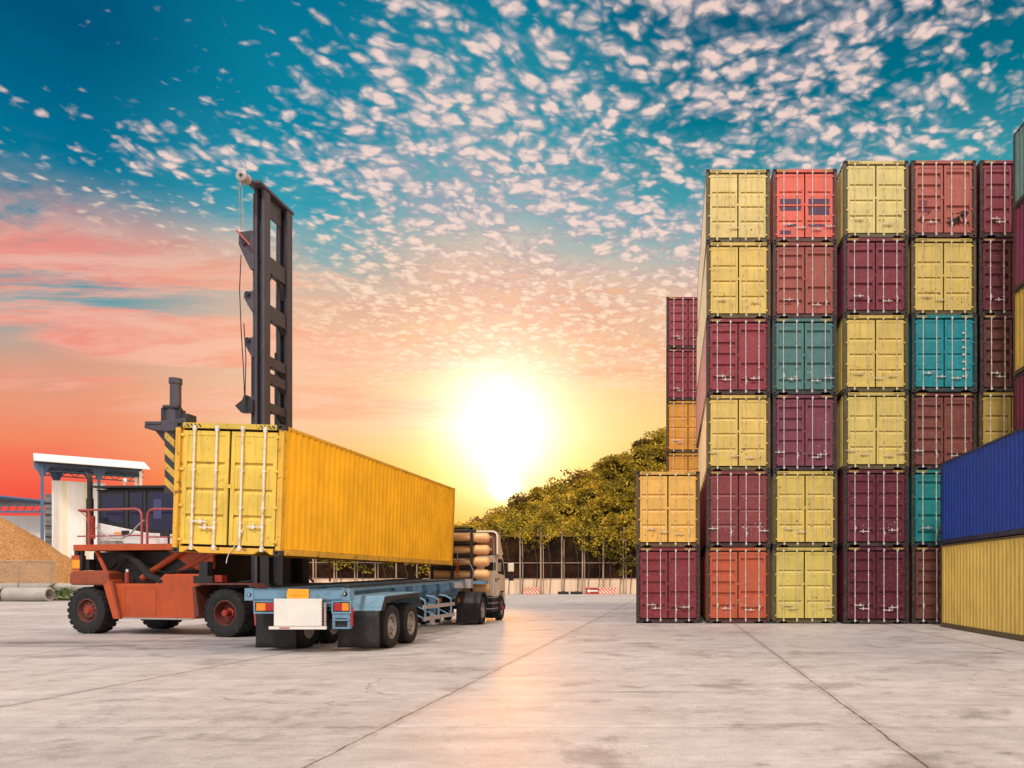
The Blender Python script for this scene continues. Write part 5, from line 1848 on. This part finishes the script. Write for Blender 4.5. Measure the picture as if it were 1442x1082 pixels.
# ------------------------------------------------------------------ white tower with its canopy
BY = 85.0
BRZ = 36.0
T = thing("canopy_building", "white sheet clad tower under a white canopy roof carried by blue steel columns", "building", (-67.1, BY, 0), R(BRZ))
q = MB(TOWERM)
q.box(0.0, 4.7, 0, 4.5, 0, 12.35)
q.build("wall", T)
for a, c in ((0.85, 1.3), (2.75, 3.2)):
    q = MB(CREAMSTRIP)
    q.box(a, c, -0.02, 0.0, 0, 12.34)
    q.build("light_strip", T)
q = MB(LOUVREM)
q.box(-0.58, 0.0, 0.5, 4.0, 0, 10.9)
q.use(BLACK)
for z in (3, 4.6, 6.2, 7.4, 8.6, 9.8):
    q.box(-0.60, 0.0, 0.45, 0.5, z, z + 0.12)
q.build("louvre_wall", T)
# roof: flat ribbed soffit with a steep front fascia sheet
rx0, rx1, ry0, ry1 = -1.35, 8.7, -3.2, 5.2
zr = 13.95
q = MB(ROOFW)
q.hexa([(rx0, ry0, zr), (rx1, ry0, zr - 0.1), (rx1 - 0.5, ry0 + 1.3, zr + 0.75), (rx0 - 0.1, ry0 + 1.3, zr + 0.85), (rx0, ry0, zr + 0.1), (rx1, ry0, zr), (rx1 - 0.5, ry0 + 1.3, zr + 0.85), (rx0 - 0.1, ry0 + 1.3, zr + 0.95)])
q.hexa([(rx0 - 0.1, ry0 + 1.3, zr + 0.75), (rx1 - 0.5, ry0 + 1.3, zr + 0.65), (rx1 - 0.6, ry1, zr + 0.0), (rx0 - 0.5, ry1, zr + 0.0), (rx0 - 0.1, ry0 + 1.3, zr + 0.85), (rx1 - 0.5, ry0 + 1.3, zr + 0.75), (rx1 - 0.6, ry1, zr + 0.1), (rx0 - 0.5, ry1, zr + 0.1)])
rf = q.build("roof", T)
for k in range(9):
    q = MB(ROOFU)
    y = ry0 + 1.4 + k * (ry1 - ry0 - 1.6) / 8
    zz = zr + 0.72 - (y - ry0 - 1.3) / (ry1 - ry0 - 1.3) * 0.75
    q.box(rx0 - 0.1, rx1 - 0.6, y, y + 0.3, zz - 0.22, zz - 0.02)
    q.build("purlin", rf)
for xx in (0.0, 2.0, 4.6, 6.6):
    for k in range(6):
        q = MB(TOWERM)
        y = ry0 + 1.75 + k * 0.85
        zz = zr + 0.70 - (y - ry0 - 1.3) / (ry1 - ry0 - 1.3) * 0.75
        q.box(xx, xx + 0.45, y, y + 0.5, zz - 0.06, zz - 0.02)
        q.build("skylight_panel", rf)
for xx, yy, z1, m_ in ((-0.75, -1.2, 13.9, BLUEST), (0.25, 3.9, 13.8, BLUEST), (4.1, -1.2, 13.9, BLUEST), (7.6, 3.9, 13.7, WHITEP), (7.9, -1.2, 13.8, WHITEP)):
    q = MB(m_)
    q.box(xx - 0.14, xx + 0.14, yy - 0.14, yy + 0.14, 0, z1)
    if m_ is BLUEST:
        q.prism([(xx - 0.14, z1 - 1.4), (xx + 0.14, z1 - 1.4), (xx + 0.7, z1), (xx - 0.7, z1)], "y", yy - 0.05, yy + 0.05)
    q.build("column", T)
for yy in (-1.2, 3.9):
    q = MB(BLUEST)
    q.tube([(-1.2, yy, 13.85), (8.2, yy, 13.75)], 0.07, 6)
    q.tube([(-1.2, yy, 13.25), (8.2, yy, 13.15)], 0.06, 6)
    for k in range(15):
        xa = -1.2 + k * 0.62
        q.tube([(xa, yy, 13.85 - 0.007 * k - (0.6 if k % 2 else 0)), (xa + 0.62, yy, 13.85 - 0.007 * k - (0 if k % 2 else 0.6))], 0.04, 5)
    q.build("roof_truss", T)

# long low shed further left
T = thing("low_shed", "low white shed with a dark blue roof behind the wood chip heap", "shed", (-80, 97, 0))
q = MB(TOWERM)
q.box(-12, 9.6, 0, 8, 0, 9.5)
q.build("wall", T)
q = MB(BLUEST)
q.hexa([(-14, -3.5, 11.4), (-1.5, -3.5, 11.6), (-1.5, 9, 11.6), (-14, 9, 11.4), (-14, -3.5, 11.6), (-1.5, -3.5, 11.8), (-1.5, 9, 11.8), (-14, 9, 11.6)])
q.hexa([(-1.5, -3.5, 11.6), (9.9, -3.5, 10.4), (9.9, 9, 10.4), (-1.5, 9, 11.6), (-1.5, -3.5, 11.8), (9.9, -3.5, 10.6), (9.9, 9, 10.6), (-1.5, 9, 11.8)])
rf = q.build("roof", T)
q = MB(BLUEST)
for k in range(10):
    y = -3.2 + k * 1.2
    q.hexa([(-1.5, y, 11.35), (9.8, y, 10.15), (9.8, y + 0.2, 10.15), (-1.5, y + 0.2, 11.35), (-1.5, y, 11.59), (9.8, y, 10.39), (9.8, y + 0.2, 10.39), (-1.5, y + 0.2, 11.59)])
q.box(-1.5, 9.8, -3.1, -2.9, 9.6, 9.85)
for k in range(12):
    q.tube([(-1.4 + k * 0.93, -3.0, 9.7), (-0.93 + k * 0.93, -3.0, 10.9 - 0.1 * k * 0.9)], 0.06, 5)
q.build("roof_truss", rf)
for xx in (-6, -1.2):
    q = MB(BLUEST)
    q.box(xx - 0.15, xx + 0.15, -3.1, -2.8, 0, 10.4)
    q.build("column", T)

# ------------------------------------------------------------------ wood chip heap
nx, ny = 90, 70
X0, X1, Y0, Y1 = -96.0, -50.0, 62.5, 92.0
vs, fs = [], []
from mathutils import noise as mnoise
for j in range(ny):
    for i in range(nx):
        xx = X0 + (X1 - X0) * i / (nx - 1)
        yy = Y0 + (Y1 - Y0) * j / (ny - 1)
        d1 = math.hypot((xx + 66.8) / 1.0, (yy - 76.5) / 1.05)
        d2 = math.hypot((xx + 76.0) / 1.05, (yy - 77.0) / 1.05)
        h = max(9.0 - 0.80 * math.sqrt(d1 * d1 + 1.2), 10.0 - 0.80 * math.sqrt(d2 * d2 + 2))
        n_ = mnoise.noise(Vector((xx * 0.35, yy * 0.35, 0))) * 0.45 + mnoise.noise(Vector((xx * 1.1, yy * 1.1, 3))) * 0.16 + mnoise.noise(Vector((xx * 3, yy * 3, 5))) * 0.06
        vs.append((xx, yy, max(-0.3, h + n_ if h > -0.5 else -0.3)))
for j in range(ny - 1):
    for i in range(nx - 1):
        a = j * nx + i
        fs.append((a, a + 1, a + nx + 1, a + nx))
q = MB(SAWDUST)
q.add(vs, fs)
o = q.build("wood_chip_heap", smooth=80)
tag(o, "big tan heap of wood chips behind the wire fence", "heap")

# ------------------------------------------------------------------ wire fence and concrete pipes
WF = thing("wire_fence", "low chain link fence with pipe rails in front of the wood chip heap", "fence", (-56, 63.0, 0))
q = MB(LINKM)
q.box(-6.5, 6.6, 0.0, 0.012, 0.1, 3.1)
q.build("mesh_panel", WF)
q = MB(NETM_DIRT)
q.tube([(-6.6, -0.02, 3.15), (6.7, -0.02, 3.1)], 0.05, 6)
q.tube([(-6.6, -0.02, 0.15), (6.7, -0.02, 0.15)], 0.035, 6)
q.build("rail", WF)
for xx in (-6.0, -3.3, -1.6, 1.1, 3.6, 6.2):
    q = MB(NETM_DIRT)
    q.cyl((xx, -0.03, 0), (xx, -0.03, 3.2), 0.055, n=8)
    q.build("post", WF)
for xx in (-2.6, 1.2):
    q = MB(BLACK)
    q.tube([(xx, -0.1, 2.6), (xx - 0.75, -1.0, 0.0)], 0.045, 6)
    q.build("brace", WF)


def pipe(X, Y, Z, r, length, label, rz=0):
    b = MB(CONC, BLACK)
    b.lathe([(0, r * 0.78), (0, r), (0.05, r * 1.04), (0.30, r * 1.05), (0.34, r), (length * 0.5, r * 1.005), (length - 0.1, r), (length, r * 0.97), (length, r * 0.78), (length - 0.6, r * 0.76), (0.6, r * 0.76)], (0, 0, 0), "x", 28, closed=True)
    o = b.build("concrete_pipe", smooth=40)
    o.location = (X, Y, Z)
    o.rotation_euler = (0, 0, R(rz))
    tag(o, label, "pipe", "concrete pipes on the ground")
    return o


pipe(-50.55 - 0.1, 59.8, 0.53, 0.52, 3.35, "round grey concrete pipe on the ground, right end free, nearest to the handler's rear wheel", -1)
pipe(-54.9, 59.95, 0.53, 0.52, 3.9, "grey concrete pipe cut by the left photo edge, butted to a longer pipe", -1)
pipe(-60.2, 67.0, 0.95, 0.40, 7.5, "thinner concrete pipe on a low kerb behind the wire fence at left")
pipe(-52.4, 67.0, 0.95, 0.40, 4.8, "thinner weathered concrete pipe on a low kerb behind the wire fence, nearer the handler")
q = MB(CONC)
q.box(-66, -46.5, 66.3, 67.8, 0, 0.55)
o = q.build("concrete_kerb", bevel=0.03)
tag(o, "low concrete kerb carrying two thin pipes behind the wire fence", "kerb")

# ------------------------------------------------------------------ foliage
rs = np.random.RandomState(5)


def leaf_cloud(blobs, per_area, size, up=0.35, jitter=0.16):
    """quads on the skins of ellipsoid blobs; blobs rows: x y z rx ry rz"""
    V, out_n = [], 0
    for bx, by, bz, rx, ry, rz in blobs:
        area = 4 * math.pi * ((rx * ry + rx * rz + ry * rz) / 3)
        n = max(12, int(area * per_area))
        d = rs.normal(size=(n, 3))
        d /= np.linalg.norm(d, axis=1)[:, None]
        d[:, 2] = np.where(d[:, 2] < -0.45, -d[:, 2], d[:, 2])
        lump = 1 + 0.14 * np.sin(d[:, 0] * 5 + bx) * np.cos(d[:, 1] * 4 + by) + 0.10 * np.sin(d[:, 2] * 7 + bz * 3)
        rad = lump * (1 + jitter * rs.normal(size=n) * 0.8)
        c = np.array([bx, by, bz]) + d * rad[:, None] * np.array([rx, ry, rz])
        nrm = d + rs.normal(scale=0.55, size=(n, 3)) + np.array([0, 0, up])
        nrm /= np.linalg.norm(nrm, axis=1)[:, None]
        ref = rs.normal(size=(n, 3))
        u = np.cross(nrm, ref)
        u /= np.linalg.norm(u, axis=1)[:, None]
        v = np.cross(nrm, u)
        sz = size * rs.uniform(0.55, 1.35, size=n)[:, None]
        k = rs.uniform(0.45, 0.8, size=(n, 1))
        q4 = np.stack([c - u * sz, c - v * sz * k + nrm * sz * 0.15, c + u * sz, c + v * sz * k + nrm * sz * 0.15], axis=1)
        V.append(q4.reshape(-1, 3))
    return np.concatenate(V)


def quads_mesh(name, V, mat, extra=None):
    """leaf quads plus optional (verts, faces, material) triples as one mesh"""
    nq = len(V) // 4
    F = [tuple(range(4 * i, 4 * i + 4)) for i in range(nq)]
    mats, mi = [mat], [0] * nq
    verts = [tuple(p) for p in V]
    for ev, ef, em in (extra or []):
        o = len(verts)
        verts += [tuple(p) for p in ev]
        F += [tuple(o + i for i in f) for f in ef]
        if em not in mats:
            mats.append(em)
        mi += [mats.index(em)] * len(ef)
    me = bpy.data.meshes.new(name)
    me.from_pydata(verts, [], F)
    for m_ in mats:
        me.materials.append(m_)
    me.polygons.foreach_set("material_index", mi)
    me.update()
    return me


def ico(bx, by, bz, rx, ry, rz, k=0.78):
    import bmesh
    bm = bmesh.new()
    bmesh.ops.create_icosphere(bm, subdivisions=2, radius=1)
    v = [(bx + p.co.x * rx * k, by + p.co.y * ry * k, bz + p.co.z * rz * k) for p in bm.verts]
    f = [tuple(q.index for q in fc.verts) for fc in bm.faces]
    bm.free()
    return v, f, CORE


def crown_blobs(r, h, n, rr):
    out = [(0, 0, 0, r * 0.72, r * 0.72, h * 0.62)]
    for i in range(n):
        a = rr.uniform(0, 2 * math.pi)
        ph = rr.uniform(-0.25, 1.0)
        d = math.sqrt(max(0.0, 1 - (ph * 0.8) ** 2)) * 0.68
        s_ = rr.uniform(0.30, 0.46) * r
        out.append((math.cos(a) * d * r, math.sin(a) * d * r, ph * h * 0.6, s_ * 1.1, s_ * 1.1, s_ * 0.85))
    return out


# the hill itself
PROF = [(-75, 1), (-60, 2), (-46, 4.5), (-36.5, 8.2), (-29.5, 12.0), (-22.5, 16.4), (-17.5, 19.5), (-12, 22.5), (-7, 25.5), (-1.5, 29.0), (6, 33), (20, 38), (45, 42)]


def ridge(X):
    for (a, ha), (c, hc) in zip(PROF, PROF[1:]):
        if a <= X <= c:
            return ha + (hc - ha) * (X - a) / (c - a)
    return PROF[0][1] if X < PROF[0][0] else PROF[-1][1]


def hill_z(X, Y):
    k = min(1.0, max(0.0, (Y - 93.0) / 37.0))
    k = k ** 0.9
    n_ = mnoise.noise(Vector((X * 0.09, Y * 0.09, 1.0))) * 1.6 * k
    return max(-0.4, (ridge(X) - 6.6 - (1.3 if X > -14 else 0.0)) * k + n_ + (0.0 if Y > 93 else -0.4))


vs, fs = [], []
nx, ny = 70, 30
for j in range(ny):
    for i in range(nx):
        xx, yy = -100 + 190 * i / (nx - 1), 92.0 + 90 * j / (ny - 1)
        z = hill_z(xx, yy) if yy < 130 else hill_z(xx, 130) - (yy - 130) * 0.04
        vs.append((xx, yy, z))
for j in range(ny - 1):
    for i in range(nx - 1):
        a = j * nx + i
        fs.append((a, a + 1, a + nx + 1, a + nx))
q = MB(HILLM)
q.add(vs, fs)
o = q.build("hill", smooth=80)
o["kind"] = "structure"

# forest mass on the slope
rr = random.Random(21)
blobs, cores = [], []
for j in range(17):
    for i in range(36):
        yy = 93.5 + j * 2.35 + rr.uniform(-0.9, 0.9)
        xx = -66 + i * 2.45 + rr.uniform(-1.0, 1.0) + (1.2 if j % 2 else 0)
        if xx > 16:
            continue
        r = rr.uniform(1.5, 2.7)
        h = rr.uniform(1.1, 1.9) * r
        z0 = max(0.0, hill_z(xx, yy))
        front = 1.0 - min(1.0, max(0.0, (yy - 94) / 12.0))
        zc = z0 + 3.3 + front * 0.9 + rr.uniform(-0.8, 0.9)
        if xx < -36:
            zc -= 0.8
        for bl in crown_blobs(r, h, 7, rr):
            blobs.append((xx + bl[0], yy + bl[1], zc + bl[2], bl[3], bl[4], bl[5]))
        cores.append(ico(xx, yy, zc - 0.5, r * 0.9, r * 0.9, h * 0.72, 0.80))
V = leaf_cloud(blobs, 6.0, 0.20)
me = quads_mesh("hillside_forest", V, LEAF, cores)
o = obj("hillside_forest", me)
tag(o, "golden green woodland covering the hillside behind the net fence", "forest", None, "stuff")

# individual trees that stand out of the mass
def tree(label, X, Y, r, h, zbase, zc, mat, seed, limbs=4, n=11, dens=7.0, leaf=0.19, loose=0.16, core=True, name="hill_tree"):
    rr = random.Random(seed)
    t = thing(name, label, "tree", (X, Y, zbase), 0, "trees standing out on the hill")
    H = zc - zbase
    bl = [(a, b_, c + H, d, e, f_) for a, b_, c, d, e, f_ in crown_blobs(r, h, n, rr)]
    V = leaf_cloud(bl, dens, leaf, jitter=loose)
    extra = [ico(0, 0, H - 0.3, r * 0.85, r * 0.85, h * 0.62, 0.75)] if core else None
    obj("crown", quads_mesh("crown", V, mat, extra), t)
    b = MB(BARK)
    b.cyl((0, 0, -0.6), (0.05, 0, H * 0.55), 0.20, 0.14, 9)
    b.cyl((0.05, 0, H * 0.55), (0.1, 0.05, H + h * 0.35), 0.14, 0.04, 8)
    for k in range(limbs):
        a = k * 2.4 + seed
        b.cyl((0.05, 0, H * (0.5 + 0.1 * k)), (math.cos(a) * r * 0.6, math.sin(a) * r * 0.6, H + (k - 1) * h * 0.12), 0.08, 0.025, 6)
    b.build("trunk", t)
    return t


tree("sparse russet tree with bare twigs sticking up from the hill ridge", -15.4, 122, 2.3, 2.0, hill_z(-15.4, 122), 16.9, LEAFR, 3, 6, 9, 2.0, 0.22, 0.34, False)
tree("round brownish tree on the ridge right beside the sun", -22.3, 118, 2.6, 2.0, hill_z(-22.3, 118), 12.6, LEAFB, 5)
tree("small dark brown tree on the lower ridge left of the sun", -30.0, 124, 2.3, 1.9, hill_z(-30, 124), 9.8, LEAFB, 8)
tree("round tree at the left foot of the hill just above the truck's gas cylinders", -35.5, 126, 2.2, 1.7, hill_z(-35.5, 126), 7.4, LEAFB, 9)
tree("low tree tip just right of the lifted container's far end", -38.6, 126, 1.6, 1.4, hill_z(-38.6, 126), 6.6, LEAFB, 12)
tree("greyish brown tree high on the ridge beside the rear container stack", -4.6, 126, 2.6, 2.1, hill_z(-4.6, 126), 22.4, LEAFB, 14)
tree("olive tree on the upper ridge left of the greyish brown one", -9.6, 124, 2.5, 2.2, hill_z(-9.6, 124), 19.3, LEAF, 15)
tree("bright yellow green tree low on the slope above the vine covered fence", -17.5, 97, 2.6, 2.0, 0.5, 6.9, LEAFV, 17, name="hill_tree")
tree("light golden tree right behind the truck cab", -20.3, 96, 2.5, 2.4, 0.2, 6.4, LEAFV, 18, name="hill_tree")

# climbing vines on the fence
def vine(label, X0_, X1_, z0, z1, dens, seed, droop):
    t = thing("climbing_vine", label, "vine", (X0_, FY - 0.3, 0), 0, "vines climbing the fence")
    rr = random.Random(seed)
    bl = []
    n = int((X1_ - X0_) * (z1 - z0) * dens)
    for i in range(n):
        u = rr.random()
        xx = u * (X1_ - X0_)
        low = z0 + (z1 - z0) * droop(u)
        zz = rr.uniform(low, z1) if rr.random() < 0.6 else z1 - abs(rr.gauss(0, 0.5))
        s_ = rr.uniform(0.22, 0.5)
        bl.append((xx, rr.uniform(-0.25, 0.2), zz, s_ * 1.2, s_ * 0.7, s_))
    V = leaf_cloud(bl, 9.0, 0.15, 0.2, 0.3)
    obj("foliage", quads_mesh("foliage", V, LEAFV), t)
    b = MB(BARK)
    for k in range(6):
        xx = (k + 0.5) / 6 * (X1_ - X0_)
        b.tube([(xx, 0.12, 0.0), (xx + 0.2, 0.1, z1 * 0.4), (xx - 0.15, 0.0, z1 * 0.75), (xx + 0.1, -0.1, z1)], 0.035, 5)
    b.build("stem", t)


vine("thick green vine curtain covering the right stretch of the net fence", -10.4, -3.2, 2.0, 7.3, 4.6, 2, lambda u: 0.5 - 0.4 * min(1, u * 1.6) + 0.1 * math.sin(u * 17))
vine("straggling yellowish vine hanging over the middle of the net fence", -19.5, -10.2, 4.6, 7.4, 3.2, 4, lambda u: 0.45 + 0.4 * math.sin(u * 9 + 1))

vine("thin green creepers on the net fence seen below the lifted container", -39.0, -24.0, 1.9, 5.0, 2.2, 9, lambda u: 0.15 + 0.15 * math.sin(u * 15))

# weeds by the concrete pipe
t = thing("weed_tuft", "small green weed tuft between the concrete pipe and the handler's rear wheel", "weeds", (-47.0, 60.5, 0))
bl = [(rr.uniform(-0.9, 0.7), rr.uniform(-0.3, 0.3), rr.uniform(0.1, 0.9), 0.3, 0.25, 0.35) for _ in range(16)]
V = leaf_cloud(bl, 22.0, 0.10, 0.1, 0.3)
obj("foliage", quads_mesh("foliage", V, LEAFG), t)
q = MB(HILLM)
q.box(-55, -44, 62.0, 66.0, 0.0, 0.12)
o = q.build("verge")
o["kind"] = "structure"
